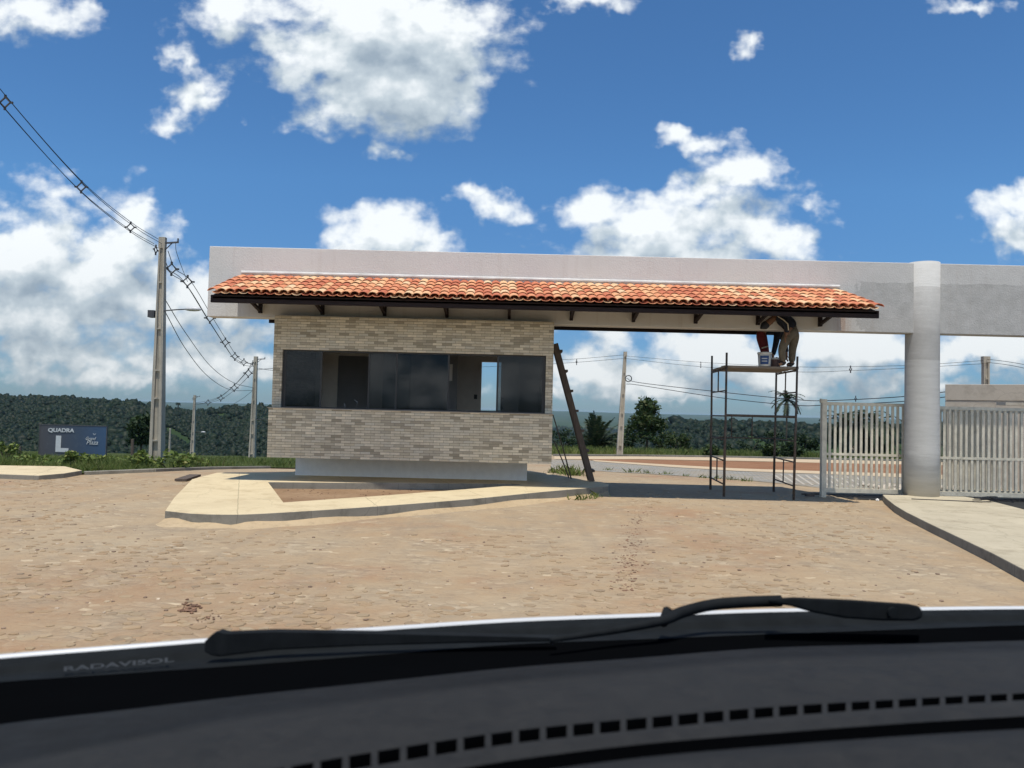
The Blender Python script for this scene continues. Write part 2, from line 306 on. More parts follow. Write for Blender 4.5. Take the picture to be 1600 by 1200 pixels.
def sign_mat():
    t = NT('printed_board'); v = t.coord('Generated'); sp = t.n('ShaderNodeSeparateXYZ'); t.set(sp.inputs[0], v)
    c = t.ramp(sp.outputs[0], [(0, (.065, .065, .075)), (.3, (.055, .066, .09)), (.6, (.042, .066, .11)), (1, (.036, .082, .165))])
    c = t.mix(t.ramp(t.noise(t.coord(), 6, 8, .75), [(.55, 0), (.8, .35)]), c, (.14, .16, .18))
    t.col(c).rough(.45).spec(.4); return t.m
def wood_mat(name, a, b, sc=(1, 1, 1), bump=.3):
    t = NT(name); v = t.coord(scale=sc)
    f = t.noise(v, 6, 7, .65, dist=.6); t.col(t.ramp(f, [(.3, a), (.7, b)])).rough(.85).spec(.2); t.bump(f, bump, .006); return t.m
def dash_mat():
    t = NT('grained_dash_plastic'); v = t.coord()
    n1 = t.noise(v, 420, 3, .6); c = t.ramp(t.noise(v, 9, 6, .6), [(.3, (.0125, .0130, .0134)), (.7, (.0165, .0170, .0175))])
    sp = t.n('ShaderNodeSeparateXYZ'); t.set(sp.inputs[0], v)
    dusty = t.math('MULTIPLY', t.ramp(t.math('ADD', sp.outputs[2], t.math('MULTIPLY', t.noise(v, 25, 5, .7), .006)), [(1.1885/2, 0), (1.1945/2, 1)]), 1) if False else t.math('MULTIPLY_ADD', t.math('ADD', sp.outputs[2], t.math('MULTIPLY', t.noise(v, 40, 5, .7), .004)), 110, -130.9, clamp=True)  # dust from the crest up, and the brighter lit band put into colour
    c = t.mix(t.math('MULTIPLY', dusty, t.ramp(t.noise(v, 30, 9, .85), [(.38, .2), (.68, .75)])), c, (.038, .0378, .037))
    c = t.mix(t.ramp(t.noise(v, 230, 3, .8), [(.70, 0), (.78, .3)]), c, (.11, .105, .095))
    t.col(c).rough(t.ramp(t.noise(v, 30, 5, .6), [(.3, .6), (.7, .75)])).spec(.10); t.bump(t.math('ADD', n1, t.math('MULTIPLY', t.noise(v, 130, 4, .7), .6)), .8, .0015); return t.m

M_ROAD = road_mat(); M_TERR = terrain_mat(); M_TILE = tile_mat(); M_BEAM = beam_mat(); M_COLUMN = column_mat()
M_SIDEWALK = concrete('dusty_pavement_concrete', (.58, .475, .30), (.70, .585, .375), (.42, .32, .185), .75, .3, 1.9)
M_KERB = concrete('kerb_concrete', (.215, .20, .165), (.31, .29, .245), (.12, .11, .09), .8, .6, .95)
M_WALLCON = concrete('bare_wall_concrete', (.46, .41, .34), (.58, .525, .45), (.28, .24, .19), .6)
M_STONE_LO = stone_mat('split_stone_cladding', 1.5); M_STONE_UP = stone_mat('split_stone_cladding_upper', 1.42)
M_PLINTH = simple('grey_plinth_paint', (.70, .72, .74), .8, var=.06, bump=.1)
M_DARKWOOD = wood_mat('dark_stained_wood', (.016, .012, .013), (.032, .023, .022), (1, 6, 6))
M_SOFFIT = wood_mat('brown_soffit_boards', (.03, .02, .018), (.055, .038, .032), (1, 6, 1))
M_WHITE = simple('white_mortar', (.74, .73, .71), .85, var=.08, scale=5, bump=.3)
M_ROOM = simple('room_wall_paint', (.68, .65, .60), .85, var=.05)
M_ROOMDARK = simple('dark_room_paint_and_shade', (.20, .21, .22), .85, var=.05)
M_ALU = simple('black_aluminium', (.032, .033, .035), .45, 0, var=.05)
M_GLASS = glass_mat()
M_DOOR = simple('pale_door_paint', (.78, .76, .72), .6, var=.08)
M_STEELBROWN = simple('rusty_scaffold_steel', (.10, .08, .068), .75, .2, var=.4, scale=14)
M_PLANK = wood_mat('scaffold_plank_wood', (.15, .125, .10), (.27, .225, .18), (1, 8, 8))
M_LADDER = wood_mat('weathered_ladder_wood', (.075, .06, .05), (.14, .11, .09), (8, 8, 1))
M_GATE = simple('gate_grey_paint', (.58, .54, .44), .6, .1, var=.18, scale=9)
M_POLE = concrete('pole_concrete', (.36, .325, .265), (.46, .42, .35), (.24, .21, .16), .5)
M_WIRE = simple('black_cable', (.018, .018, .02), .5, var=.1)
M_INSUL = simple('grey_spacer', (.07, .07, .075), .6, var=.2)
M_LAMP = simple('lamp_housing', (.55, .56, .57), .4, var=.05)
M_LEAF = leaf_mat('tree_leaf', (.018, .042, .012), (.055, .085, .022), (.12, .12, .05))
M_LEAFDK = leaf_mat('dark_tree_leaf', (.014, .034, .014), (.036, .062, .02))
M_PALM = leaf_mat('palm_leaf', (.014, .03, .015), (.04, .06, .026), (.09, .085, .045))
M_GRASS = leaf_mat('grass_blade', (.07, .115, .022), (.19, .24, .06), (.34, .31, .14))
M_WEED = leaf_mat('weed_leaf', (.08, .13, .025), (.19, .24, .06), (.27, .26, .10))
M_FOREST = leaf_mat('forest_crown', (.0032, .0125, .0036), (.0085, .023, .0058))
M_TRUNK = wood_mat('tree_bark', (.05, .042, .033), (.11, .09, .07), (5, 5, 1))
M_REDSOIL = soil_mat('red_soil', (.235, .115, .062), (.33, .18, .10))
M_SOIL = soil_mat('planter_soil', (.24, .15, .09), (.36, .25, .155))
M_VERGE = soil_mat('verge_soil', (.045, .065, .02), (.085, .10, .035))
M_DARKGROUND = soil_mat('dark_ground', (.022, .024, .026), (.045, .046, .046))
M_PAVER = paver_mat()
M_PAVE_GREY = concrete('grey_pavement_concrete', (.43, .375, .27), (.54, .475, .345), (.30, .25, .17), .8, .3, 1.9)
M_CREAM = concrete('cream_path_concrete', (.52, .40, .26), (.60, .47, .31), (.4, .3, .2), .4)
M_SIGN = sign_mat(); M_LETTER = simple('white_letter', (.50, .53, .55), .6, var=.08)
M_PEB = NT('pebble_stone'); M_PEB.col(M_PEB.ramp(M_PEB.n('ShaderNodeNewGeometry').outputs['Random Per Island'], [(0, (.13, .085, .06)), (.55, (.27, .19, .13)), (1, (.55, .45, .33))])).rough(.95); M_PEB = M_PEB.m
M_CLOD = NT('dirt_clod'); M_CLOD.col(M_CLOD.ramp(M_CLOD.n('ShaderNodeNewGeometry').outputs['Random Per Island'], [(0, (.11, .06, .038)), (1, (.26, .15, .092))])).rough(1); M_CLOD = M_CLOD.m
M_DASH = dash_mat(); M_BLACK = simple('black_frit_and_recess_shade', (.0022, .0025, .003), .9, var=.05, spec=0)  # frit black; also puts recess shade of groove and vent slots into colour
M_COWL = simple('grey_cowl_plastic', (.0115, .0135, .0150), .8, var=.2, scale=20, spec=.04)
M_WIPER = simple('wiper_black', (.0115, .0132, .0145), .8, var=.25, scale=30, spec=.08)
M_HOOD = simple('silver_white_car_paint', (.60, .61, .61), .25, .0, var=.02); 
M_SKIN = simple('skin', (.22, .12, .075), .6, var=.08); M_NAVY = simple('navy_cloth', (.014, .018, .030), .9, var=.25, scale=20, bump=.2)
M_KHAKI = simple('khaki_cloth', (.135, .115, .085), .95, var=.25, scale=14, bump=.3); M_REDC = simple('dark_red_cloth', (.16, .03, .035), .95, var=.25, scale=14, bump=.3)
M_BOOT = simple('boot_leather', (.04, .033, .028), .7); M_CAP = simple('dark_cap', (.03, .035, .045), .9); M_PIPING = simple('pale_stripe', (.6, .56, .46), .7)
M_HAIR = simple('black_hair', (.012, .01, .009), .7)
M_BUCKET = simple('white_bucket_plastic', (.60, .59, .56), .5, var=.12); M_BLUE = simple('blue_bucket_print', (.025, .065, .20), .5, var=.15); M_BRK = simple('brown_bucket_plastic', (.14, .085, .075), .6, var=.2)
M_HOUSE = simple('far_house_wall', (.25, .17, .12), .9); M_HROOF = simple('far_house_roof', (.22, .11, .07), .9)
M_STRIPE = simple('pale_paving_stripe', (.44, .40, .33), .9, var=.2)

# ================================================================== mesh helpers
class MB:
    def __init__(s): s.v = []; s.f = []; s.mi = []
    def add(s, vs, fs, mi=0):
        o = len(s.v); s.v += [tuple(v) for v in vs]; s.f += [tuple(i+o for i in f) for f in fs]; s.mi += [mi]*len(fs); return s
    def box(s, a, b, mi=0, rot=None, ctr=None):
        x0, y0, z0 = a; x1, y1, z1 = b
        vs = [Vector(p) for p in ((x0,y0,z0),(x1,y0,z0),(x1,y1,z0),(x0,y1,z0),(x0,y0,z1),(x1,y0,z1),(x1,y1,z1),(x0,y1,z1))]
        if rot is not None:
            c = Vector(ctr) if ctr is not None else sum(vs, Vector())/8
            vs = [c + rot @ (p-c) for p in vs]
        return s.add(vs, [(0,3,2,1),(4,5,6,7),(0,1,5,4),(1,2,6,5),(2,3,7,6),(3,0,4,7)], mi)
    def bar(s, p, q, w, h=None, mi=0, up=Vector((0, 0, 1))):
        p = Vector(p); q = Vector(q); h = h or w; d = (q-p).normalized()
        a = d.cross(up)
        if a.length < 1e-4: a = d.cross(Vector((0, 1, 0)))
        a.normalize(); b = a.cross(d).normalized()
        vs = [r + a*(sx_*w/2) + b*(sy_*h/2) for r in (p, q) for sx_, sy_ in ((-1,-1),(1,-1),(1,1),(-1,1))]
        return s.add(vs, [(0,1,2,3),(7,6,5,4),(0,4,5,1),(1,5,6,2),(2,6,7,3),(3,7,4,0)], mi)
    def tube(s, pts, r, n=8, mi=0, cap=True):
        pts = [Vector(p) for p in pts]; rs = r if isinstance(r, (list, tuple)) else [r]*len(pts); rings = []
        ref = Vector((0, 0, 1))
        for i, p in enumerate(pts):
            d = (pts[min(i+1, len(pts)-1)] - pts[max(i-1, 0)]).normalized()
            a = d.cross(ref)
            if a.length < .1: a = d.cross(Vector((0, 1, 0)))
            a.normalize(); b = d.cross(a)
            rings.append([p + (a*cos(2*pi*k/n) + b*sin(2*pi*k/n))*rs[i] for k in range(n)])
        vs = [v for rg in rings for v in rg]; fs = []
        for i in range(len(pts)-1):
            for k in range(n):
                k2 = (k+1) % n; fs.append((i*n+k, i*n+k2, (i+1)*n+k2, (i+1)*n+k))
        if cap: fs.append(tuple(range(n-1, -1, -1))); fs.append(tuple((len(pts)-1)*n+k for k in range(n)))
        return s.add(vs, fs, mi)
    def lathe(s, c, prof, n=24, mi=0):
        c = Vector(c); vs = [c + Vector((r*cos(2*pi*k/n), r*sin(2*pi*k/n), z)) for r, z in prof for k in range(n)]; fs = []
        for i in range(len(prof)-1):
            for k in range(n): k2 = (k+1) % n; fs.append((i*n+k, i*n+k2, (i+1)*n+k2, (i+1)*n+k))
        fs.append(tuple(range(n-1, -1, -1))); fs.append(tuple((len(prof)-1)*n+k for k in range(n)))
        return s.add(vs, fs, mi)
    def prism(s, poly, z0, z1, mi=0):
        n = len(poly); area = sum(poly[i][0]*poly[(i+1) % n][1]-poly[(i+1) % n][0]*poly[i][1] for i in range(n))
        if area < 0: poly = poly[::-1]
        vs = [(x, y, z0) for x, y in poly] + [(x, y, z1) for x, y in poly]
        return s.add(vs, [tuple(range(n-1, -1, -1)), tuple(range(n, 2*n))] + [(i, (i+1) % n, n+(i+1) % n, n+i) for i in range(n)], mi)
    def grid(s, rows, mi=0):
        nr, nc = len(rows), len(rows[0]); vs = [v for r in rows for v in r]
        return s.add(vs, [(i*nc+j, i*nc+j+1, (i+1)*nc+j+1, (i+1)*nc+j) for i in range(nr-1) for j in range(nc-1)], mi)
    def build(s, name, mats, parent=None, smooth=False, bevel=0, org=None):
        me = bpy.data.meshes.new(name)
        org = Vector(org) if org is not None else Vector((0, 0, 0))
        me.from_pydata([Vector(v)-org for v in s.v], [], s.f)
        for m in (mats if isinstance(mats, list) else [mats]): me.materials.append(m)
        me.polygons.foreach_set('material_index', s.mi)
        if smooth: me.polygons.foreach_set('use_smooth', [True]*len(me.polygons))
        me.update()
        o = bpy.data.objects.new(name, me); COL.objects.link(o); o.location = org
        if parent is not None:
            o.parent = parent; o.matrix_parent_inverse = Matrix.Translation(parent.location).inverted() if parent.parent is None else Matrix()
        if bevel:
            bm = o.modifiers.new('soft_edges', 'BEVEL'); bm.width = bevel; bm.segments = 2; bm.limit_method = 'ANGLE'
        return o

def tag(o, label=None, cat=None, group=None, kind=None):
    for k, v in (('label', label), ('category', cat), ('group', group), ('kind', kind)):
        if v: o[k] = v
    return o
def thing(name, label, cat, loc=(0, 0, 0), group=None):
    o = bpy.data.objects.new(name, None); COL.objects.link(o); o.location = loc; o.empty_display_size = .2
    return tag(o, label, cat, group)
def sub(child, part):                                  # make CHILD a sub-part of PART (both built in world coordinates)
    w = child.location.copy(); p = part.location.copy(); q = part.parent
    child.parent = part; child.matrix_parent_inverse = Matrix.Translation(p).inverted(); child.location = w
    return child
def np_mesh(name, V, Fc, m, smooth=False):
    me = bpy.data.meshes.new(name); V = np.asarray(V, dtype=np.float32).reshape(-1, 3); Fc = np.asarray(Fc, dtype=np.int32); k = Fc.shape[1]
    me.vertices.add(len(V)); me.vertices.foreach_set('co', V.ravel())
    me.loops.add(Fc.size); me.loops.foreach_set('vertex_index', Fc.ravel())
    me.polygons.add(len(Fc)); me.polygons.foreach_set('loop_start', np.arange(0, Fc.size, k, dtype=np.int32)); me.polygons.foreach_set('loop_total', np.full(len(Fc), k, dtype=np.int32))
    if smooth: me.polygons.foreach_set('use_smooth', np.ones(len(Fc), dtype=bool))
    me.materials.append(m); me.update(calc_edges=True); me.validate()
    o = bpy.data.objects.new(name, me); COL.objects.link(o); return o
def kid(o, parent):
    o.parent = parent; o.matrix_parent_inverse = Matrix.Translation(parent.location).inverted(); return o
def dup(root, loc, label=None, group=None):
    r = root.copy(); COL.objects.link(r); r.location = loc
    if label: r['label'] = label
    if group: r['group'] = group
    for ch in list(root.children):
        c = ch.copy(); COL.objects.link(c); c.parent = r
        for g in ch.children:
            d = g.copy(); COL.objects.link(d); d.parent = c
    return r
def catmull(P, n=10):
    P = [Vector(p) for p in P]; Q = [P[0]*2-P[1]] + P + [P[-1]*2-P[-2]]; out = []
    for i in range(1, len(Q)-2):
        for k in range(n):
            t = k/n; a, b, c, d = Q[i-1:i+3]
            out.append(.5*((2*b) + (c-a)*t + (2*a-5*b+4*c-d)*t*t + (3*b-a-3*c+d)*t**3))
    out.append(P[-1]); return out
def sstep(a, b, x):
    t = np.clip((np.asarray(x, dtype=float)-a)/(b-a), 0, 1); return t*t*(3-2*t)

# ================================================================== ground heights
def G(x, y):
    x = np.asarray(x, dtype=float); y = np.asarray(y, dtype=float)
    rise = .0*sstep(10, 13.3, y)*sstep(1.9, 3.4, x)
    sl = .06 - .02*sstep(-6, 1, x)
    z = rise - sl*np.maximum(0, y-16.5)
    return z + .012*np.sin(x*1.1+.4)*np.sin(y*.9)*sstep(3, 6, y)*(1-sstep(14, 17, y))
def Gf(x, y): return float(G(x, y))
def gp(px, py, off=0.0):                                # where the line of sight of a photo point meets the ground
    d = ray(px, py); lo, hi = 1.0, 120.0
    for _ in range(60):
        m = (lo+hi)/2; k = m/d.y
        if CAM_Z + d.z*k > Gf(d.x*k, m)+off: lo = m
        else: hi = m
    k = lo/d.y; return Vector((d.x*k, lo, CAM_Z+d.z*k))
def gxy(px, py, off=0.0):
    p = gp(px, py, off); return (p.x, p.y)
PXA = [0, 84, 131, 173, 218, 236, 262, 302, 330, 354, 417, 500]
HA = [8, 8.8, 9, 6, 4.5, 1, -2.5, -6.5, -5, 1, 4, 4]
PXB = [980, 1035, 1063, 1087, 1120, 1200, 1290, 1400, 1600]
HB = [-24, -14, -10, -8, -6, -6, -8, -5, -3]
def T(x, y):
    x = np.asarray(x, dtype=float); y = np.asarray(y, dtype=float); d = np.maximum(y, .01); a = np.clip(x/d, -1.2, 1.2)
    n1 = np.sin(x*.011+1.3)*np.sin(y*.013+.4) + .5*np.sin(x*.027+2.1)*np.sin(y*.023+1.9)
    n2 = np.sin(x*.0011+.3)*np.sin(y*.0013+.4) + .6*np.sin(x*.0031+2.1)*np.sin(y*.0023+1.9)
    g = G(x, np.minimum(y, 95))
    lo = -36 + 3*n1
    base = g + (lo-g)*sstep(72, 290, d)
    base = base + (-62 + 7*n2 - base)*sstep(650, 1300, d)
    px = 800 + 1200*a
    zA = 1.5 + np.interp(px, PXA, HA)/1200*600 - 5
    wA = (1-sstep(560, 690, px))*sstep(260, 600, d)*(1-sstep(620, 1050, d))
    base = base + (zA + 1.2*n1 - base)*wA
    zB = 1.5 + np.interp(px, PXB, HB)/1200*620 - 4
    wB = sstep(955, 1075, px)*sstep(230, 600, d)*(1-sstep(650, 1100, d))
    base = base + (zB + 1.0*n1 - base)*wB
    far = sstep(5200, 9600, d)
    base = base + (0.5 + 5*np.sin(a*9+1)*np.sin(a*23) - base)*far
    return np.where(y > 16.5, base, g)

# terrain: one sheet out to the horizon
ang = np.concatenate([np.radians(np.arange(-180, -48, 6)), np.radians(np.arange(-48, 48.01, .2)), np.radians(np.arange(54, 180.1, 6))])
rad = np.concatenate([[0.01], np.geomspace(3, 11500, 190)])
AA, RR = np.meshgrid(ang, rad); XX = RR*np.sin(AA); YY = RR*np.cos(AA)
ZZ = T(XX, YY) - .06 - .02*sstep(40, 60, YY)
V = np.stack([XX, YY, ZZ], -1).reshape(-1, 3); nr, nc = RR.shape
I = np.arange(nr*nc).reshape(nr, nc); Fq = np.stack([I[:-1, :-1], I[:-1, 1:], I[1:, 1:], I[1:, :-1]], -1).reshape(-1, 4)
tag(np_mesh('terrain', V, Fq, M_TERR, True), kind='structure')

def sheet(name, poly, off, m, cut=1.0, thick=0, kind='structure', hole=None):
    """a sheet of ground over POLY (plan points) that follows the ground's height"""
    bm = bmesh.new(); vs = [bm.verts.new((x, y, 0)) for x, y in poly]; f = bm.faces.new(vs)
    if f.normal.z < 0: f.normal_flip()
    bm.normal_update()
    xs = [p[0] for p in poly]; ys = [p[1] for p in poly]
    for lo, hi, no in ((min(xs), max(xs), (1, 0, 0)), (min(ys), max(ys), (0, 1, 0))):
        k = lo + cut
        while k < hi:
            bmesh.ops.bisect_plane(bm, geom=bm.verts[:]+bm.edges[:]+bm.faces[:], plane_co=Vector(no)*k, plane_no=no); k += cut
    for v in bm.verts: v.co.z = Gf(v.co.x, v.co.y) + off
    for f in bm.faces:
        f.smooth = True
        if f.normal.z < 0: f.normal_flip()
    me = bpy.data.meshes.new(name); bm.to_mesh(me); bm.free(); me.materials.append(m)
    o = bpy.data.objects.new(name, me); COL.objects.link(o)
    if kind: o['kind'] = kind
    return o

# road of dusty cobbles
road_poly = [(-34, -8), (40, -8), (40, 22), (60, 58), (-1.5, 58), (-1.5, 34), (-14, 34), (-14, 18), (-34, 18)]
sheet('road', road_poly, 0, M_ROAD, .5)
# ------ left: verge soil, kerb, sidewalk
vg = [gxy(132, 742), gxy(239, 737.5), gxy(331, 733.5), gxy(420, 732)]
sheet('verge', [(-60, 15.6)] + [(-14, 15.6)] + vg + [(-3.0, vg[-1][1]+1), (-1.8, vg[-1][1]+2), (-.5, 58), (-60, 58)], .035, M_VERGE, 3)
def kerb_line(name, pts, h, w, m):
    mb = MB()
    for a, b in zip(pts[:-1], pts[1:]):
        za = Gf(*a); d = Vector((b[0]-a[0], b[1]-a[1], 0)).normalized(); nrm = Vector((-d.y, d.x, 0))*w/2
        ps = [Vector((a[0], a[1], Gf(*a)))-nrm, Vector((b[0], b[1], Gf(*b)))-nrm, Vector((b[0], b[1], Gf(*b)))+nrm, Vector((a[0], a[1], Gf(*a)))+nrm]
        mb.add([p-Vector((0, 0, .1)) for p in ps]+[p+Vector((0, 0, h)) for p in ps], [(0,3,2,1),(4,5,6,7),(0,1,5,4),(1,2,6,5),(2,3,7,6),(3,0,4,7)])
    return tag(mb.build(name, m, bevel=.01), kind='structure')
kerb_line('kerb', [vg[0], vg[1], vg[2], vg[3]], .07, .12, M_KERB)
lw = [gxy(-60, 747), gxy(0, 748), gxy(60, 750.5), gxy(100, 747), gxy(128, 742)]
def slab(name, poly, z0, z1, hole=None, mt=None, ms=None):
    """pavement slab: top sheet (0) + kerb faces (1); HOLE is an opening in the top"""
    bm = bmesh.new()
    n = len(poly); area = sum(poly[i][0]*poly[(i+1) % n][1]-poly[(i+1) % n][0]*poly[i][1] for i in range(n))
    if area < 0: poly = poly[::-1]
    top = [bm.verts.new((x, y, z1)) for x, y in poly]; bot = [bm.verts.new((x, y, z0)) for x, y in poly]
    for i in range(n):
        f = bm.faces.new((bot[i], bot[(i+1) % n], top[(i+1) % n], top[i])); f.material_index = 1
    es = [bm.edges.get((top[i], top[(i+1) % n])) for i in range(n)]
    if hole:
        m = len(hole); area = sum(hole[i][0]*hole[(i+1) % m][1]-hole[(i+1) % m][0]*hole[i][1] for i in range(m))
        if area > 0: hole = hole[::-1]
        ht = [bm.verts.new((x, y, z1)) for x, y in hole]; hb = [bm.verts.new((x, y, z0)) for x, y in hole]
        for i in range(m):
            f = bm.faces.new((hb[i], hb[(i+1) % m], ht[(i+1) % m], ht[i])); f.material_index = 1
        es += [bm.edges.get((ht[i], ht[(i+1) % m])) for i in range(m)]
    r = bmesh.ops.triangle_fill(bm, use_beauty=True, use_dissolve=False, edges=es)
    for g in r['geom']:
        if isinstance(g, bmesh.types.BMFace):
            g.normal_update(); g.material_index = 0
            if g.normal.z < 0: g.normal_flip()
    me = bpy.data.meshes.new(name); bm.to_mesh(me); bm.free(); me.materials.append(mt or M_SIDEWALK); me.materials.append(ms or M_KERB)
    o = bpy.data.objects.new(name, me); COL.objects.link(o); o['kind'] = 'structure'
    bv = o.modifiers.new('worn_edges', 'BEVEL'); bv.width = .012; bv.segments = 2; bv.limit_method = 'ANGLE'; bv.angle_limit = R(40)
    return o
slab('pavement', [(-30, lw[0][1]-.5)] + lw + [(-9.4, 16.3), (-14, 15.75), (-30, 15.5)], -.1, .09)
# ------ island around the guardhouse, with its planter opening
def smooth2(P, n=5): return [(p.x, p.y) for p in catmull([(x, y, 0) for x, y in P], n)]
front = [gxy(258, 797, .15), gxy(300, 801.5, .15), gxy(350, 803.5, .15), gxy(400, 803, .15), gxy(500, 797.5, .15), gxy(620, 788.5, .15), gxy(740, 779, .15), gxy(850, 769, .15), gxy(925, 762, .15), gxy(950, 759.5, .15)]
isl = smooth2(front, 4) + [(1.87, 14.45), (1.80, 14.95), (1.5, 15.2), (1.2, 16.0), (.45, 17.3), (-4.05, 17.3), (-4.4, 15.6), (-5.7, 15.0), gxy(300, 749, .15), gxy(272, 778, .15)]
hole = [gxy(419, 753.5, .15), gxy(443, 785, .15), gxy(600, 773, .15), gxy(820, 757, .15), gxy(800, 755.5, .15), gxy(600, 754.5, .15)]
slab('pavement_island', isl, -.06, .15, hole=hole)
cxh = sum(p[0] for p in hole)/6; cyh = sum(p[1] for p in hole)/6
soil = MB(); soil.add([(cxh+(x-cxh)*1.06, cyh+(y-cyh)*1.06, .035) for x, y in hole], [tuple(range(6))])
tag(soil.build('planter_soil', M_SOIL), kind='structure')
sd_rows = [[], [], []]
for i, (x, y) in enumerate(isl[:37]):
    k = .5+.5*sin(i*.9)*sin(i*.37+1); w_ = .10+.22*k
    for r_, (o_, h_) in enumerate(((.0, .05*k+.02), (.45, .016*k+.008), (1.0, -.004))): sd_rows[r_].append((x - .15*w_*o_*(1 if i < 8 else -.4), y - w_*o_, Gf(x, y-w_*o_)+h_))
mb = MB(); mb.grid(sd_rows); tag(mb.build('sand', soil_mat('pale_sand', (.45, .335, .205), (.54, .42, .27)), smooth=True), 'pale sand drifted against the front kerb of the island', 'sand', kind='stuff')
# ------ right pavement under the column
rp = [gxy(1383, 777.5, .115), gxy(1398, 790, .115), gxy(1415, 800, .115), gxy(1455, 819, .115), gxy(1500, 840, .115), gxy(1550, 864, .115), gxy(1600, 890, .115), gxy(1680, 938, .115)]
slab('pavement', rp + [(4.2, 2.0), (9.2, 2.0), (8.3, 8), (8.1, 11.6), (8.45, 13.6), (8.35, 14.15), (6.85, 14.15)], -.06, .115, mt=M_PAVE_GREY)
sheet('dark_ground_strip', [(6.3, 14.22), (6.9, 14.18), (8.6, 14.18), (8.3, 12.4), (8.3, 10), (8.9, 2), (11.4, 2), (11.4, 15.1), (6.2, 15.1)], .008, M_DARKGROUND, .5)  # near-black ground strip under the gates and right of the pavement
# ------ beyond the gate
sheet('paver_lane', [gxy(862, 718, 0), gxy(925, 720), gxy(1050, 729), gxy(1150, 735), gxy(1300, 741), gxy(1480, 748), gxy(1480, 775), gxy(1290, 764), gxy(1171, 751), gxy(1050, 743), gxy(927, 736), gxy(860, 733)], .008, M_PAVER, 1.5)
sheet('cream_path', [gxy(925, 719.3), gxy(1050, 727), gxy(1150, 732.5), gxy(1300, 737.5), gxy(1480, 743), gxy(1480, 750), gxy(1300, 742), gxy(1150, 736.5), gxy(1050, 730.5), gxy(930, 721.5)], .02, M_CREAM, 1.5)
sheet('red_soil_bed', [gxy(905, 717.6), gxy(1000, 718.5), gxy(1150, 721), gxy(1300, 724), gxy(1480, 727), gxy(1480, 743), gxy(1300, 737.5), gxy(1150, 732.5), gxy(1050, 727), gxy(930, 719.8)], .014, M_REDSOIL, 1.5)
sheet('cream_path', [gxy(866, 713.5), gxy(1000, 713.8), gxy(1150, 715.8), gxy(1300, 719), gxy(1480, 722.5), gxy(1480, 727.5), gxy(1300, 724), gxy(1150, 720.5), gxy(1000, 718), gxy(866, 718)], .02, M_CREAM, 2)
for k in range(11):                                     # pale painted bays on the pavers
    x = 1205 + k*13
    sheet('paving_marking', [gxy(x, 741+k*.5), gxy(x+4, 741+k*.5), gxy(x+28, 757+k*.6), gxy(x+24, 757+k*.6)], .014, M_STRIPE, 3)
kerb_line('kerb', [gxy(866, 712.6), gxy(1000, 713), gxy(1150, 715), gxy(1300, 718), gxy(1480, 721.5)], .12, .25, M_KERB)

# ================================================================== gateway: beam, column, tiled roof
gw = thing('entrance_gateway', 'long pale rendered concrete gateway beam on a round column, with a red clay tiled canopy', 'gateway', (7.594, 14.193, 0))
BY0, BY1 = 14.059, 14.338; BZ0, BZ1 = 3.090, 4.390
bl = at(325.5, 436, BY0).x
mb = MB(); mb.box((bl, BY0, BZ0), (13.986, BY1, BZ1)); mb.build('beam', M_BEAM, gw, bevel=.012)
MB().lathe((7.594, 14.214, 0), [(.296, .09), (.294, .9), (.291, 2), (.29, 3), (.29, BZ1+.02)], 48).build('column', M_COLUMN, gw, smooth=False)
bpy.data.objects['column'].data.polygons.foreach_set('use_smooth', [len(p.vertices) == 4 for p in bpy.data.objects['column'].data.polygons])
RX0, RX1, EX0, EX1 = at(374, 430, 14.038).x, at(1311, 452, 14.038).x, at(327, 462, 12.898).x, at(1377, 484, 12.898).x
RZ, EZ, RY, EY = 3.805, 3.354, 14.038, 12.867
def tiles(mirror):
    mb = MB(); ncol, nrow = 76, 5; seg = 7
    my = (lambda y: 2*14.198-y) if mirror else (lambda y: y)
    for i in range(ncol):
        for cover in (1, 0):
            if not cover and i == ncol-1: continue
            s = (i + (.5 if cover else 1.0))/ncol
            for j in range(nrow):
                t0 = j/nrow - .02; t1 = (j+1)/nrow + .035
                ends = []
                for t, lift in ((t0, -.002), (t1, .02)):
                    x = (RX0+(RX1-RX0)*s)*(1-t) + (EX0+(EX1-EX0)*s)*t
                    ends.append((x + random.uniform(-.004, .004), RY+(EY-RY)*t, RZ+(EZ-RZ)*t + lift + random.uniform(-.003, .003)))
                vs = []; W_ = (EX1-EX0)/ncol
                for (x, y, z), rw in zip(ends, (.88, 1.0)):
                    for inner in (0, 1):
                        for k in range(seg):
                            th = pi*k/(seg-1); r = W_*(.57 if cover else .5)*rw - (.012 if inner else 0)
                            h = sin(th)*r*.66 if cover else -sin(th)*r*.4 + .012
                            vs.append((x - cos(th)*r, my(y), z + h + (.022 if cover else 0)))
                n = seg; fs = []
                for k in range(seg-1):
                    fs += [(k, k+1, 2*n+k+1, 2*n+k), (n+k+1, n+k, 3*n+k, 3*n+k+1), (2*n+k, 2*n+k+1, 3*n+k+1, 3*n+k)]
                fs += [(0, 2*n, 3*n, n), (n-1, 2*n-1, 4*n-1, 3*n-1)]
                mb.add(vs, fs)
    return mb
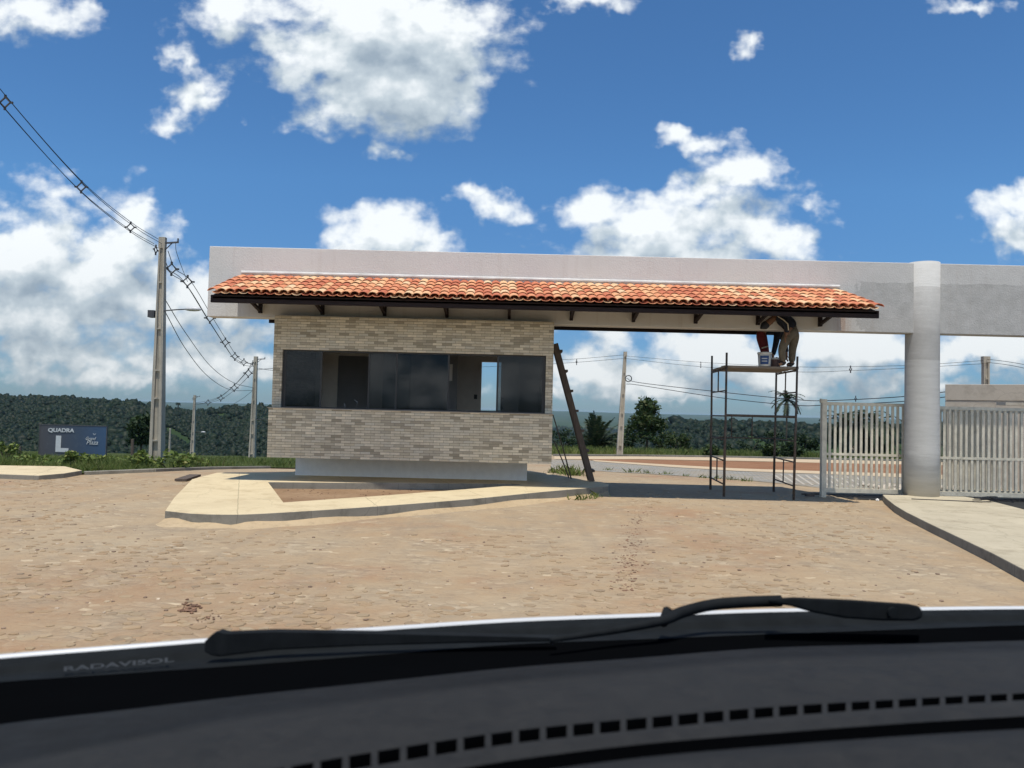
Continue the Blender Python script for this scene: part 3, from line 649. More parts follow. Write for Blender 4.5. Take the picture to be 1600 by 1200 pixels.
def canopy(mirror):
    global EX0, EX1
    my = (lambda y: 2*14.198-y) if mirror else (lambda y: y)
    if mirror: EX0, EX1 = -4.942, 5.750
    fz = -.06 if mirror else 0
    o = tiles(mirror).build('tile_roof', M_TILE, gw)
    for p in o.data.polygons: p.use_smooth = False
    # boarding under the tiles
    mb = MB(); th = .03
    def q(x, t, dz): return (x, my(RY+(EY+.06-RY)*t), RZ+(EZ-RZ)*t+dz)
    a = [q(RX0, 0, -.05), q(RX1, 0, -.05), q(EX1-.05, 1, -.05), q(EX0+.05, 1, -.05)]; b = [(x, y, z-th) for x, y, z in a]
    mb.add(a+b, [(0,1,2,3),(7,6,5,4),(0,4,5,1),(1,5,6,2),(2,6,7,3),(3,7,4,0)])
    mb.build('soffit', M_SOFFIT, gw)
    mb = MB(); y0, y1 = sorted((my(EY+.06), my(EY+.10))); mb.box((EX0+.01, y0, 3.201+fz), (EX1-.02, y1, 3.332)); mb.build('fascia', M_DARKWOOD, gw, bevel=.006)
    # rake boards
    for xr, xe in ((RX0, EX0+.03), (RX1, EX1-.05)):
        mb = MB(); mb.bar((xr, my(RY), RZ-.10), (xe, my(EY+.12), EZ-.085), .04, .11); mb.build('rake_board', M_DARKWOOD, gw)
    for k in range(10):
        x = -4.641 + 1.1396*k; mb = MB()
        ya, yb = sorted((my(13.976), my(14.053))); mb.box((x-.028, ya, 3.168), (x+.028, yb, 3.655))
        mb.bar((x, my(13.965), 3.220), (x, my(13.209), 3.365), .05, .05)
        mb.bar((x, my(13.986), 3.650), (x, my(13.002), 3.308), .05, .06)
        mb.build('bracket', M_DARKWOOD, gw)
canopy(False); canopy(True)
mb = MB(); fx0, fx1 = RX0+.03, RX1+.02
mb.add([(fx0, BY0-.002, 3.950), (fx1, BY0-.002, 3.950), (fx1, BY0-.002, 3.898), (fx0, BY0-.002, 3.898), (fx0, BY0-.03, 3.924), (fx1, BY0-.03, 3.924), (fx1, BY0-.03, 3.898), (fx0, BY0-.03, 3.898)],
       [(0,4,5,1),(4,7,6,5),(7,3,2,6),(0,3,7,4),(1,5,6,2)]); mb.build('flashing', simple('flashing_mortar', (.56, .55, .53), .9, var=.25, scale=3, bump=.5), gw)

# ================================================================== guardhouse
gh = thing('guardhouse', 'stone clad guardhouse with a wide band of dark windows under the tiled canopy', 'guardhouse', (-1.7, 15.022, .15))
YU, YL = 13.810, 13.613
ux0, ux1 = at(427, 560, YU).x, at(864.5, 570, YU).x; lx0, lx1 = at(418.5, 670, YL).x, at(862.5, 690, YL).x
wx0, wx1 = at(440, 590, YU).x, at(852.5, 600, YU).x; WZ0, WZ1 = 1.450, 2.500; BK = 17.094
mb = MB()
mb.box((ux0, YU, WZ1), (ux1, YU+.14, 3.111)); mb.build('front_wall', M_STONE_UP, gh)
mb = MB(); mb.box((ux0, YU, WZ0), (wx0, YU+.14, WZ1)); mb.build('window_jamb', M_STONE_UP, gh)
mb = MB(); mb.box((wx1, YU, WZ0), (ux1, YU+.14, WZ1)); mb.build('window_jamb', M_STONE_UP, gh)
MB().box((lx0, YL, 0.568), (lx1, YL+.28, 1.436)).build('counter_wall', M_STONE_LO, gh)
MB().box((lx0-.015, YL-.015, 1.436), (lx1+.015, YL+.34, 1.450)).build('sill', simple('stone_sill', (.34, .30, .25), 0.671), gh)
mb = MB(); mb.box((ux0, YU+.14, 0.568), (ux0+.14, BK, 3.080)); mb.build('side_wall', M_STONE_UP, gh)
mb = MB(); mb.box((ux1-.14, YU+.14, 0.568), (ux1, BK, 3.080)); mb.build('side_wall', M_STONE_UP, gh)
pl = at(461.5, 735, 14.867); pr = at(823.5, 738, 14.867)
MB().box((pl.x, 14.867, .13), (pr.x, BK+.05, 0.568)).build('plinth', M_PLINTH, gh)
MB().box((ux0, YL+.28, 0.568), (ux1, BK, 0.671)).build('floor_slab', M_ROOM, gh)
MB().box((ux0+.14, YU+.14, 2.930), (ux1-.14, BK-.14, 3.075)).build('ceiling_slab', M_ROOM, gh)
# back wall with a doorway to the outside and one closed by a dark panel in place of an unlit room
YB = 16.887
d0, d1 = at(752, 600, YB).x, at(783, 600, YB).x; dz = at(760, 565.5, YB).z
e0, e1 = at(527, 600, YB-.6).x, at(577, 600, YB-.6).x; ez = at(550, 556, YB-.6).z
mb = MB(); mb.box((ux0+.14, YB, 0.671), (d0, YB+.14, 2.930)); mb.box((d1, YB, 0.671), (ux1-.14, YB+.14, 2.930)); mb.box((d0, YB, dz), (d1, YB+.14, 2.930)); mb.build('back_wall', M_ROOM, gh)
mb = MB(); mb.box((ux0+.14, YB-.6, 0.671), (e0, YB-.5, 2.930)); mb.box((e0, YB-.6, ez), (e1, YB-.5, 2.930)); mb.box((e1, YB-.6, 0.671), (at(628, 600, YB-.6).x, YB-.5, 2.930)); mb.build('partition_wall', M_ROOM, gh)
mb = MB(); mb.box((at(628, 600, 16.265).x-.1, YB-.5, 0.671), (at(628, 600, 16.265).x, YB, 2.930)); mb.build('partition_wall', M_ROOM, gh)
MB().box((e0, YB-.57, 0.671), (e1, YB-.53, ez)).build('dark_doorway_panel', M_ROOMDARK, gh)  # dark panel whose colour stands in for the shade of an unlit room
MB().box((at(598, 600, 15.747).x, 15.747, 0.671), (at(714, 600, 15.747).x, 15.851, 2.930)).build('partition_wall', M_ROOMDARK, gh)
dr = MB(); dr.box((0, 0, 0.692), (.62, .035, dz-.02)); drr = dr.build('door', M_DOOR, gh)
drr.location = (d1-.005, YB-.01, 0); drr.rotation_euler = (0, 0, R(-52)); drr.matrix_parent_inverse = Matrix.Translation(gh.location).inverted()
hm = MB(); hm.box((.08, -.05, 1.500), (.10, -.03, 1.790)); hm.box((.08, -.03, 1.531), (.10, 0, 1.552)); hm.box((.08, -.03, 1.738), (.10, 0, 1.759)); hh = hm.build('door_handle', M_ALU); hh.parent = drr
po = at(703.5, 582, 15.726); MB().box((po.x-.045, 15.711, po.z-.17), (po.x+.045, 15.744, po.z+.17)).build('wall_panel', M_WHITE, gh)
ps = at(743, 620, YB-.02); MB().box((ps.x-.035, YB-.02, ps.z-.05), (ps.x+.035, YB-.002, ps.z+.05)).build('power_socket', M_ALU, gh)
# window: black frame and sliding panes
wf = MB(); yw = YU+.05; b = .028
wf.box((wx0, yw, WZ1-b), (wx1, yw+.06, WZ1-.001)); wf.box((wx0, yw, WZ0+.001), (wx1, yw+.06, WZ0+b)); wf.box((wx0, yw, WZ0+b), (wx0+b, yw+.06, WZ1-b)); wf.box((wx1-b, yw, WZ0+b), (wx1, yw+.06, WZ1-b))
wfo = wf.build('window', M_ALU, gh)
for pa, pb, yo in ((441.5, 503, .012), (575, 642, .036), (618, 702, .012), (776, 851, .012)):
    xa, xb = at(pa, 592, yw+yo).x, at(pb, 592, yw+yo).x; xa = max(xa, wx0+b+.001); xb = min(xb, wx1-b-.001)
    g = MB(); g.box((xa+.030, yw+yo, WZ0+b), (xb-.030, yw+yo+.006, WZ1-b-.001)); sub(g.build('pane', M_GLASS), wfo)
    for q in (xa, xb-.032): g = MB(); g.box((q, yw+yo-.006, WZ0+b), (q+.032, yw+yo+.012, WZ1-b)); sub(g.build('pane_stile', M_ALU), wfo)

# things on the inner counter
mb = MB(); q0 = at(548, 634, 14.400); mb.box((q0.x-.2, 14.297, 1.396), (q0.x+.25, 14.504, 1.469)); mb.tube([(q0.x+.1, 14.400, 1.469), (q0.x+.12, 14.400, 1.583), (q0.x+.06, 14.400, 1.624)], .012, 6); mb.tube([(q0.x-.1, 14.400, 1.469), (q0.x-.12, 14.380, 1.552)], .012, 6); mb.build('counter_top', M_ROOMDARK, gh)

# ================================================================== ladder and stakes
ld = thing('ladder', 'heavy weathered wooden ladder leaning on the guardhouse side wall', 'ladder', (1.55, 14.75, .15))
base = at(925, 752.5, 15.05); top = at(867.5, 537, 15.05)
for dy in (0, .34):
    ofs = Vector((.0, dy, 0)); mb = MB(); mb.bar(base+ofs, top+ofs, .11, .06, up=Vector((0, 1, 0))); mb.build('rail', M_LADDER, ld, bevel=.006)
for k in range(7):
    p = base.lerp(top, .07+k*.145); nrm = Vector((.07, 0, .02))
    mb = MB(); mb.bar(p+nrm+Vector((0, -.05, 0)), p+nrm+Vector((0, .40, 0)), .06, .045); mb.build('rung', M_LADDER, ld)
for (a, b_, lab) in (((892.5, 748), (864, 648), 'thin wooden stake leaning beside the ladder, the longer one'), ((889, 747), (866, 690), 'short thin wooden stake leaning behind the longer stake')):
    p, q = at(*a, 15.3), at(*b_, 15.3); mb = MB(); mb.tube([p, p.lerp(q, .5)+Vector((.01, 0, 0)), q], [.016, .014, .012], 6)
    tag(mb.build('wooden_stake', M_LADDER, org=p), lab, 'stake', 'stakes by the ladder')

# ================================================================== scaffold
sc = thing('scaffold', 'brown steel frame scaffold with a plank deck, standing in the gateway', 'scaffold', (4.55, 14.05, Gf(4.5, 14)))
YF, YK = 13.95, 15.40
def leg(pb, pt, Y):
    p, q = at(*pb, Y), at(*pt, Y); mb = MB(); mb.tube([p, p.lerp(q, .47), p.lerp(q, .49)+Vector((.004, 0, 0)), q], [.024, .024, .021, .02], 8); mb.build('post', M_STEELBROWN, sc, smooth=True); return p, q
A = leg((1110, 765), (1112.5, 556), YK); B = leg((1131, 776), (1135.5, 551), YF); C = leg((1208.8, 769), (1213.5, 558), YK); D = leg((1240, 781), (1246, 557), YF)
def at_z(P, z): p, q = P; return p.lerp(q, (z-p.z)/(q.z-p.z))
def rail(P, Q, z, z2=None, r=.014, name='rail'):
    mb = MB(); mb.tube([at_z(P, z), at_z(Q, z2 or z)], r, 6); mb.build(name, M_STEELBROWN, sc, smooth=True)
for P, Q in ((A, B), (C, D)):
    for z in (.25, .68, 1.49, 1.95): rail(P, Q, z)
    for z0, z1 in ((.25, .68), (1.95, 2.34)):
        p, q = at_z(P, z0).lerp(at_z(Q, z0), .48), at_z(P, z1).lerp(at_z(Q, z1), .48)
        mb = MB(); mb.tube([p, q], .013, 6); mb.build('upright', M_STEELBROWN, sc, smooth=True)
rail(A, C, 1.49); rail(A, C, 1.06); rail(B, D, 1.51, r=.017); rail(A, B, 1.06); rail(C, D, 1.06)
for f in (.32, .64):
    mb = MB(); mb.tube([at_z(A, 1.06).lerp(at_z(C, 1.06), f), at_z(A, 1.49).lerp(at_z(C, 1.49), f)], .012, 6); mb.build('upright', M_STEELBROWN, sc, smooth=True)
rail(A, B, 2.35, r=.018); rail(C, D, 2.35, r=.018)
DECK = 2.413
for k in range(5):
    y0 = YF+.02 + k*.275; z = 2.37 + random.uniform(-.002, .006); mb = MB()
    mb.box((3.90+.032*k-random.uniform(.0, .05), y0, z), (5.18+.037*k+random.uniform(-.04, .04), y0+.262, DECK-.002+random.uniform(-.002, .002))); mb.build('deck_plank', M_PLANK, sc, bevel=.004)
# paint buckets on the deck
def bucket(px, py, Y, r, h, label, m, rim, lab=True):
    p = at(px, py, Y); t = thing('bucket', label, 'bucket', (p.x, Y, DECK))
    MB().lathe((p.x, Y, DECK+.002), [(r*.86, 0), (r*.88, .01), (r, h)], 20).build('tub', m, t, smooth=True)
    MB().lathe((p.x, Y, DECK+h-.01), [(r*1.05, 0), (r*1.07, .01), (r*1.05, .035)], 20).build('rim', rim, t, smooth=True)
    if lab:
        mb = MB(); n = 9; rows = []
        for z in (h*.15, h*.82): rows.append([(p.x+(r*(.865+.135*z/h)+.004)*sin(a), Y-(r*(.865+.135*z/h)+.004)*cos(a), DECK+z) for a in np.linspace(-1.0, .35, n)])
        mb.grid(rows); mb.build('label', M_BLUE, t)
        mb = MB()
        for zz in (.36, .56):
            rows = [[(p.x+(r*(.865+.135*z/h)+.007)*sin(a), Y-(r*(.865+.135*z/h)+.007)*cos(a), DECK+z) for a in np.linspace(-.75, .1, 5)] for z in (h*zz, h*(zz+.07))]; mb.grid(rows)
        mb.build('label_lettering', M_LETTER, t)
bucket(1194.5, 570, 14.08, .122, .235, 'white paint bucket with a blue label on the scaffold deck', M_BUCKET, M_BUCKET)
bucket(1211.5, 572, 14.22, .099, .151, 'small brown bucket with a pale rim beside the white paint bucket', M_BRK, M_BUCKET, False)

# ================================================================== people
def skin_mesh(name, pts, edges, rad, m, parent, sub_lv=2, smooth=True):
    me = bpy.data.meshes.new(name); me.from_pydata([tuple(p) for p in pts], edges, []); o = bpy.data.objects.new(name, me); COL.objects.link(o)
    o.modifiers.new('skin', 'SKIN'); sv = me.skin_vertices[0].data
    for i, r in enumerate(rad): sv[i].radius = (r, r) if not isinstance(r, tuple) else r
    sv[0].use_root = True
    ss = o.modifiers.new('sub', 'SUBSURF'); ss.levels = sub_lv; ss.render_levels = sub_lv
    dg = bpy.context.evaluated_depsgraph_get(); nm = bpy.data.meshes.new_from_object(o.evaluated_get(dg))
    o.modifiers.clear(); o.data = nm; bpy.data.meshes.remove(me); nm.name = name
    nm.materials.clear(); nm.materials.append(m)
    nm.polygons.foreach_set('use_smooth', [True]*len(nm.polygons))
    if parent is not None: kid(o, parent)
    return o
def person(label, J, trousers, shirt, loc, head_dir, cap=None, stripe=None):
    """J: joint positions: pelvis, chest, neck, head, and per side s in 'ab': hip, knee, ankle, toe, shoulder, elbow, wrist, and the hand direction"""
    t = thing('person', label, 'person', loc)
    pts = [J['pelvis'], J['pelvis'].lerp(J['chest'], .5), J['chest'], J['neck'], J['head']]; ed = [(0, 1), (1, 2), (2, 3), (3, 4)]; rd = [.105, .10, .115, .05, .085]
    for s in 'ab':
        i = len(pts); pts += [J['hip'+s], J['knee'+s], J['ankle'+s], J['toe'+s]]; ed += [(0, i), (i, i+1), (i+1, i+2), (i+2, i+3)]; rd += [.08, .055, .04, .035]
        i = len(pts); sh, el, wr, hd = J['sh'+s], J['el'+s], J['wr'+s], J['hd'+s]; pts += [sh, el, wr]; ed += [(2, i), (i, i+1), (i+1, i+2)]; rd += [.055, .04, .028]
        side = hd.cross(Vector((0, 1, 0))) ; side = side.normalized() if side.length > .1 else Vector((1, 0, 0))
        palm = wr + hd*.05; j = len(pts); pts.append(palm); ed.append((i+2, j)); rd.append(.03)
        for k, (ln, spr) in enumerate(((.075, -.028), (.085, -.009), (.08, .009), (.065, .027))):
            b0 = palm + hd*.04 + Vector((0, spr, 0)); mdl = b0 + hd*ln*.5 + side*.008; tip = b0 + hd*ln*.92 + side*.03
            n = len(pts); pts += [b0, mdl, tip]; ed += [(j, n), (n, n+1), (n+1, n+2)]; rd += [.0095, .0085, .007]
        n = len(pts); pts += [palm + Vector((0, -.035, 0)) + hd*.01, palm + Vector((0, -.05, 0)) + hd*.04 + side*.02]; ed += [(j, n), (n, n+1)]; rd += [.011, .009]
    # the head: skull and face
    hd_ = head_dir.normalized(); crown = J['head'] + (J['head']-J['neck']).normalized()*.07
    n = len(pts); pts += [crown, J['head'] + hd_*.065, J['head'] + hd_*.098 - (J['head']-J['neck']).normalized()*.012]; ed += [(4, n), (4, n+1), (n+1, n+2)]; rd += [.075, .06, .016]
    skin_mesh('body', pts, ed, rd, M_SKIN, t)
    P = [J['pelvis'].lerp(J['chest'], .18), J['pelvis']]; E = [(0, 1)]; Rr = [.115, .122]
    for s in 'ab':
        i = len(P); h, k, a = J['hip'+s], J['knee'+s], J['ankle'+s]; P += [h, h.lerp(k, .5), k, k.lerp(a, .5), a + (k-a)*.06]; E += [(1, i), (i, i+1), (i+1, i+2), (i+2, i+3), (i+3, i+4)]; Rr += [.098, .088, .072, .068, .062]
    tr = skin_mesh('trousers', P, E, Rr, trousers, t)
    P = [J['pelvis'].lerp(J['chest'], .04), J['pelvis'].lerp(J['chest'], .55), J['chest'], J['neck'].lerp(J['chest'], .45)]; E = [(0, 1), (1, 2), (2, 3)]; Rr = [.138, .15, .15, .07]
    for s in 'ab':
        i = len(P); sh, el, wr = J['sh'+s], J['el'+s], J['wr'+s]; P += [sh, sh.lerp(el, .5), el, el.lerp(wr, .97)]; E += [(2, i), (i, i+1), (i+1, i+2), (i+2, i+3)]; Rr += [.085, .068, .058, .045]
    shirt_o = skin_mesh('shirt', P, E, Rr, shirt, t)
    for s in 'ab':
        a, to = J['ankle'+s], J['toe'+s]; heel = a + (a-to).normalized()*.03 - Vector((0, 0, .02))
        skin_mesh('boot', [a + Vector((0, 0, .05)), a, heel + Vector((0, 0, -.01)), a.lerp(to, .5), to], [(0, 1), (1, 2), (1, 3), (3, 4)], [.048, .047, .038, .042, .034], M_BOOT, t)
    upv = (J['head']-J['neck']).normalized(); hc = J['head'] + upv*.035
    if cap:
        c = skin_mesh('cap', [hc + upv*.02, hc + upv*.065, hc - hd_*.045 + upv*.01, hc + hd_*.05 + upv*.03, hc + hd_*.15 + upv*.015], [(0, 1), (0, 2), (0, 3), (3, 4)], [.092, .075, .085, .08, (.05, .012)], cap, t)
    skin_mesh('hair', [hc - hd_*.03 - upv*.01, hc - hd_*.055 - upv*.05], [(0, 1)], [.085, .06], M_HAIR, t)
    if stripe:
        for nm, pth, r in stripe: MB().tube(pth, r, 6).build(nm, M_PIPING, t, smooth=True)
    return t
Yw = 14.05
def w(px, py, dy=0, base_=Yw): return at(px, py, base_+dy)
dz_ = Vector((0, 0, 0))
def foot(px, Y): p = at(px, 575, Y); return Vector((p.x, Y, DECK+.065))
J = dict(pelvis=w(1238, 517), chest=w(1225, 493), neck=w(1211, 496), head=w(1201, 504),
         hipa=w(1231, 525, -.07), kneea=w(1221, 546, -.08), anklea=foot(1224, Yw-.06), toea=foot(1217, Yw-.12)-Vector((0, 0, .025)),
         hipb=w(1242, 524, .08), kneeb=w(1238, 546, .10), ankleb=foot(1237, Yw+.14), toeb=foot(1229, Yw+.12)-Vector((0, 0, .025)),
         sha=w(1219, 497, -.15), ela=w(1230, 507, -.20), wra=w(1229, 521, -.16), hda=Vector((-.25, .1, -.95)).normalized(),
         shb=w(1217, 491, .12), elb=w(1203, 480, .14), wrb=w(1192, 492, .08), hdb=Vector((-.6, 0, -.75)).normalized())
person('worker in khaki trousers and a navy jacket, bending over on the scaffold deck', J, M_KHAKI, M_NAVY, (J['anklea'].x, Yw, DECK), Vector((-.75, -.1, -.55)), M_CAP,
       [('jacket_stripe', [w(1215, 494, -.245), w(1224, 499.5, -.265), w(1231, 506, -.268), w(1232, 516, -.23)], .010)])
Y2 = 15.02
def w2(px, py, dy=0): return at(px, py, Y2+dy)
J = dict(pelvis=w2(1187, 514), chest=w2(1213, 510), neck=w2(1226, 512), head=w2(1236, 517),
         hipa=w2(1187, 522, -.08), kneea=w2(1193, 546, -.10), anklea=foot(1199, Y2-.10), toea=foot(1207, Y2-.12)-Vector((0, 0, .025)),
         hipb=w2(1190, 521, .08), kneeb=w2(1196, 546, .08), ankleb=foot(1200, Y2+.10), toeb=foot(1209, Y2+.10)-Vector((0, 0, .025)),
         sha=w2(1216, 516, -.16), ela=w2(1212, 538, -.22), wra=w2(1207.5, 556, -.32), hda=Vector((-.08, -.25, -.95)).normalized(),
         shb=w2(1217, 514, .15), elb=w2(1226, 534, .18), wrb=w2(1229, 552, .12), hdb=Vector((0, 0, -1)))
person('worker in dark red trousers, stooping behind the beam over the paint buckets', J, M_REDC, M_NAVY, (J['anklea'].x, Y2, DECK), Vector((.3, -.1, -.9)), None,
       [('pale_stick', [w2(1190, 544, -.185), w2(1195, 542.5, -.205), w2(1200, 541, -.175)], .014)])  # pale stick against the trousers, built as a strip on them

# ================================================================== gates
def gate(x0, x1, y, z0, z1, label, post_left=False, n=None, y2=None, grp='sliding gates'):
    y2 = y if y2 is None else y2
    t = thing('gate', label, 'gate', ((x0+x1)/2, (y+y2)/2, z0), grp); L = Vector((x1-x0, y2-y, 0)); o = Vector((x0, y, 0)); zz = lambda k, z: o + L*k + Vector((0, 0, z))
    mb = MB(); mb.bar(zz(0, z1-.03), zz(1, z1-.03), .05, .06); mb.build('top_rail', M_GATE, t)
    mb = MB(); mb.bar(zz(0, z0+.04), zz(1, z0+.04), .05, .08); mb.build('bottom_rail', M_GATE, t)
    mb = MB(); mb.bar(zz(0, (z0+z1)/2-.13), zz(1, (z0+z1)/2-.13), .03, .045); mb.build('middle_rail', M_GATE, t)
    n = n or int((x1-x0)/.1)
    for k in range(n):
        f = (k+.75)/(n+.5); mb = MB(); j = random.uniform(-.003, .003)
        mb.bar(zz(f, z0+.081)+Vector((j, 0, 0)), zz(f, z1-.061)+Vector((j, 0, 0)), .02, .046, up=L.normalized()); mb.build('slat', M_GATE, t)
    if post_left:
        mb = MB(); mb.box((x0-.09, y-.05, z0-.12), (x0-.002, y+.05, z1+.05)); mb.box((x0-.11, y-.04, z1-.02), (x0-.091, y+.04, z1+.06)); mb.build('end_post', M_GATE, t)
    else:
        for k in (0, 1): mb = MB(); mb.bar(zz(k, z0), zz(k, z1), .054, .054, up=Vector((0, 1, 0))); mb.build('end_stile', M_GATE, t)
    return t
gl_ = at(1291, 627, 14.56); gr_ = at(1413, 632, 14.56)
gate(gl_.x, gr_.x+.25, 14.56, .095, 1.80, 'grey slatted metal gate leaf between the scaffold and the round column', True, 17)
gate(7.9, 11.3, 14.53, .085, 1.77, 'grey slatted metal gate leaf just past the right side of the round column', False, 32)
gate(8.03, 11.3, 14.73, .105, 1.73, 'grey slatted gate leaf seen through the bars of another, before the concrete wall', False, 29)

# ================================================================== concrete wall on the right
cw = thing('concrete_wall', 'bare stained concrete wall with a ledge, behind the gate past the column', 'wall', (10.4, 16.5, 0))
p0 = at(1477, 601, 18.2); p1 = Vector((11.55, 17.35, 0)); dirw = Vector((p1.x-p0.x, p1.y-p0.y, 0)); far_ = Vector((p0.x, p0.y, 0)); near = far_ + dirw*3.2
nrm = Vector((-dirw.y, dirw.x, 0)).normalized()*-.0
def wallbox(name, z0, z1, t0, t1, m):
    d_ = dirw.normalized(); s_ = Vector((-d_.y, d_.x, 0)); 
    if s_.y < 0: s_ = -s_
    ps = [far_+s_*t0, near+s_*t0, near+s_*t1, far_+s_*t1]; mb = MB(); mb.prism([(p.x, p.y) for p in ps], z0, z1); return mb.build(name, m, cw, bevel=.008)
wallbox('wall', -.6, 1.98, 0, .25, M_WALLCON); wallbox('parapet', 1.985, 2.36, -.012, .262, M_WALLCON)
mb = MB(); ld0 = at(1568, 627, 15.6); mb.box((ld0.x-.02, 15.5, 1.84), (ld0.x+1.2, 15.8, 1.90)); mb.build('ledge', M_WALLCON, cw)
# rubble at the wall's foot
mb = MB()
def rock(mb, c, r, sq=.7):
    bm = bmesh.new(); bmesh.ops.create_icosphere(bm, subdivisions=1, radius=1); rot = Matrix.Rotation(random.uniform(0, 6.3), 3, 'Z')
    vs = []
    for v in bm.verts:
        k = random.uniform(.75, 1.2); p = rot @ Vector((v.co.x*r*k*random.uniform(.9, 1.3), v.co.y*r*k, v.co.z*r*sq*k)); vs.append(Vector(c)+p)
    fs = [tuple(q.index for q in f.verts) for f in bm.faces]; bm.free(); mb.add(vs, fs)
for k in range(130): x = random.uniform(7.9, 9.9); y = random.uniform(15.4, 17.5); rock(mb, (x, y, Gf(x, y)+.03), random.uniform(.03, .12))
tag(mb.build('rubble', M_WALLCON), 'broken stones scattered behind the gate at the foot of the concrete wall', 'rubble', kind='stuff')

# ================================================================== utility poles and cables
def pole(px_b, py_b, px_t, py_t, Y, wb, wt, label, cap_=True, lamp=None, flat=False, name='utility_pole'):
    p = at(px_b, py_b, Y); q = at(px_t, py_t, Y); gz = float(T(p.x, Y)); p = Vector((p.x, Y, min(p.z, gz)-.15))
    t = thing(name, label, 'utility pole', p, 'concrete utility poles')
    mb = MB(); d = q-p
    # double-T section: two flanges and a web
    for off in (-1, 1):
        vs = []
        for c, wd in ((p, wb), (q, wt)):
            for sx_, sy_ in ((-.5, -.5), (.5, -.5), (.5, .5), (-.5, .5)): vs.append(c + Vector((off*wd*.36 + sx_*wd*.26, sy_*wd*.8, 0)))
        mb.add(vs, [(0,3,2,1),(4,5,6,7),(0,1,5,4),(1,2,6,5),(2,3,7,6),(3,0,4,7)])
    vs = []
    for c, wd in ((p, wb), (q - d*.002, wt)):
        for sx_, sy_ in ((-.24, -.16), (.24, -.16), (.24, .16), (-.24, .16)): vs.append(c + Vector((sx_*wd, sy_*wd, 0)))
    mb.add(vs, [(0,3,2,1),(4,5,6,7),(0,1,5,4),(1,2,6,5),(2,3,7,6),(3,0,4,7)])
    # the thick foot and the bridges across the groove
    for f in (.12, .3, .42, .6, .8):
        c = p + d*f; wd = wb+(wt-wb)*f; mb.box((c.x-wd*.24, c.y-wd*.38, c.z), (c.x+wd*.24, c.y+wd*.38, c.z+.05))
    mb.add([*(q + Vector((sx_*wt*.62, sy_*wt*.42, dz)) for dz in (-.35, .0) for sx_, sy_ in ((-.95, -1), (.95, -1), (.95, 1), (-.95, 1)))], [(0,3,2,1),(4,5,6,7),(0,1,5,4),(1,2,6,5),(2,3,7,6),(3,0,4,7)])
    mb.build('shaft', M_POLE, t)
    if lamp:
        lx, ly, sgn = lamp; a = p + d*lx; ln = ly
        mb = MB(); mb.tube([a, a + Vector((sgn*ln*.6, -.1, ln*.05)), a + Vector((sgn*ln, -.15, ln*.07))], .02, 6); arm = mb.build('lamp_arm', M_INSUL, t)
        c = a + Vector((sgn*(ln+.22), -.15, ln*.07)); mb = MB()
        bm = bmesh.new(); bmesh.ops.create_uvsphere(bm, u_segments=12, v_segments=8, radius=1); vs = [c + Vector((v.co.x*.27, v.co.y*.12, v.co.z*(.09 if v.co.z > 0 else .06))) for v in bm.verts]; fs = [tuple(u.index for u in f.verts) for f in bm.faces]; bm.free(); mb.add(vs, fs); mb.build('lamp', M_LAMP, t, smooth=True)
    return t, p, q
def spacer(mb, c, s, d=Vector((1, 0, 0))):
    d = Vector((d.x, d.y, 0)).normalized()
    side = Vector((-d.y, d.x, 0)); up = Vector((0, 0, 1))
    for a, b_ in ((side, up), (up, -side), (-side, -up), (-up, side)): mb.bar(c+a*s, c+b_*s, s*.22, s*.22)
    for a in (side, up, -side, -up): mb.bar(c+a*s*.85, c+a*s*1.5, s*.34, s*.34)
def span(label, lines, r, sp=(), sps=.1, grp='cable spans', name='cable_span'):
    o0 = Vector(lines[0][0]); t = thing(name, label, 'cables', o0, grp)
    for ln in lines:
        MB().tube(catmull(ln, 8), r, 5).build('cable', M_WIRE, t, smooth=True)
    mid = catmull([sum((Vector(l[i]) for l in lines), Vector())/len(lines) for i in range(len(lines[0]))], 20) if all(len(l) == len(lines[0]) for l in lines) else None
    for c, dd in sp:
        mb = MB(); spacer(mb, c, sps, dd); mb.build('spacer', M_INSUL, t)
    return t
t1, b1, q1 = pole(245, 724, 254.5, 371, 24, .40, .17, 'tall concrete pole with a street lamp, nearest of the poles by the blue board', lamp=(.68, .85, 1))
t2, b2, q2 = pole(393.5, 727, 400, 557, 49.5, .42, .2, 'concrete pole with a lamp just left of the guardhouse, second along the line', lamp=(.43, 1.5, 1))
t3, b3, q3 = pole(300.5, 713, 304.5, 617.5, 90, .5, .22, 'small far concrete pole seen between the two nearer ones', lamp=(.42, 1.0, 1))
pole(264.5, 716, 266, 669, 150, .5, .25, 'tiny far lamp pole right beside the nearest concrete pole', lamp=(.6, 1.0, -1))
t5, b5, q5 = pole(967.5, 713, 977, 549.5, 54, .46, .2, 'slim concrete pole on the grass edge, in the opening left of the scaffold')
pole(1539.5, 660, 1540, 557, 40, .32, .30, 'dark pole top rising behind the concrete wall')
pole(1414+4, 680, 414+1000, 560, 300, .3, .3, 'far thin pole') if False else None
# cross arm + insulators on the near pole
for (tt, qq, s_) in ((t1, q1, 1.0), (t2, q2, 1.2), (t3, q3, 1.2)):
    mb = MB(); mb.bar(qq + Vector((.05, 0, -.18)), qq + Vector((.5*s_, 0, -.14)), .04, .05); mb.bar(qq + Vector((.06, 0, -.42)), qq + Vector((.3*s_, 0, -.17)), .025); mb.tube([qq + Vector((.48*s_, 0, -.14)), qq + Vector((.48*s_, 0, -.02))], .025, 6); mb.build('cross_arm', M_INSUL, tt)
    mb = MB(); spacer(mb, qq + Vector((-.16, -.1, -.42)), .11); mb.build('insulator', M_INSUL, tt)
mb = MB(); c = b1.lerp(q1, .665); mb.box((c.x-.36, c.y-.12, c.z-.1), (c.x-.16, c.y+.12, c.z+.12)); mb.build('junction_box', M_INSUL, t1)
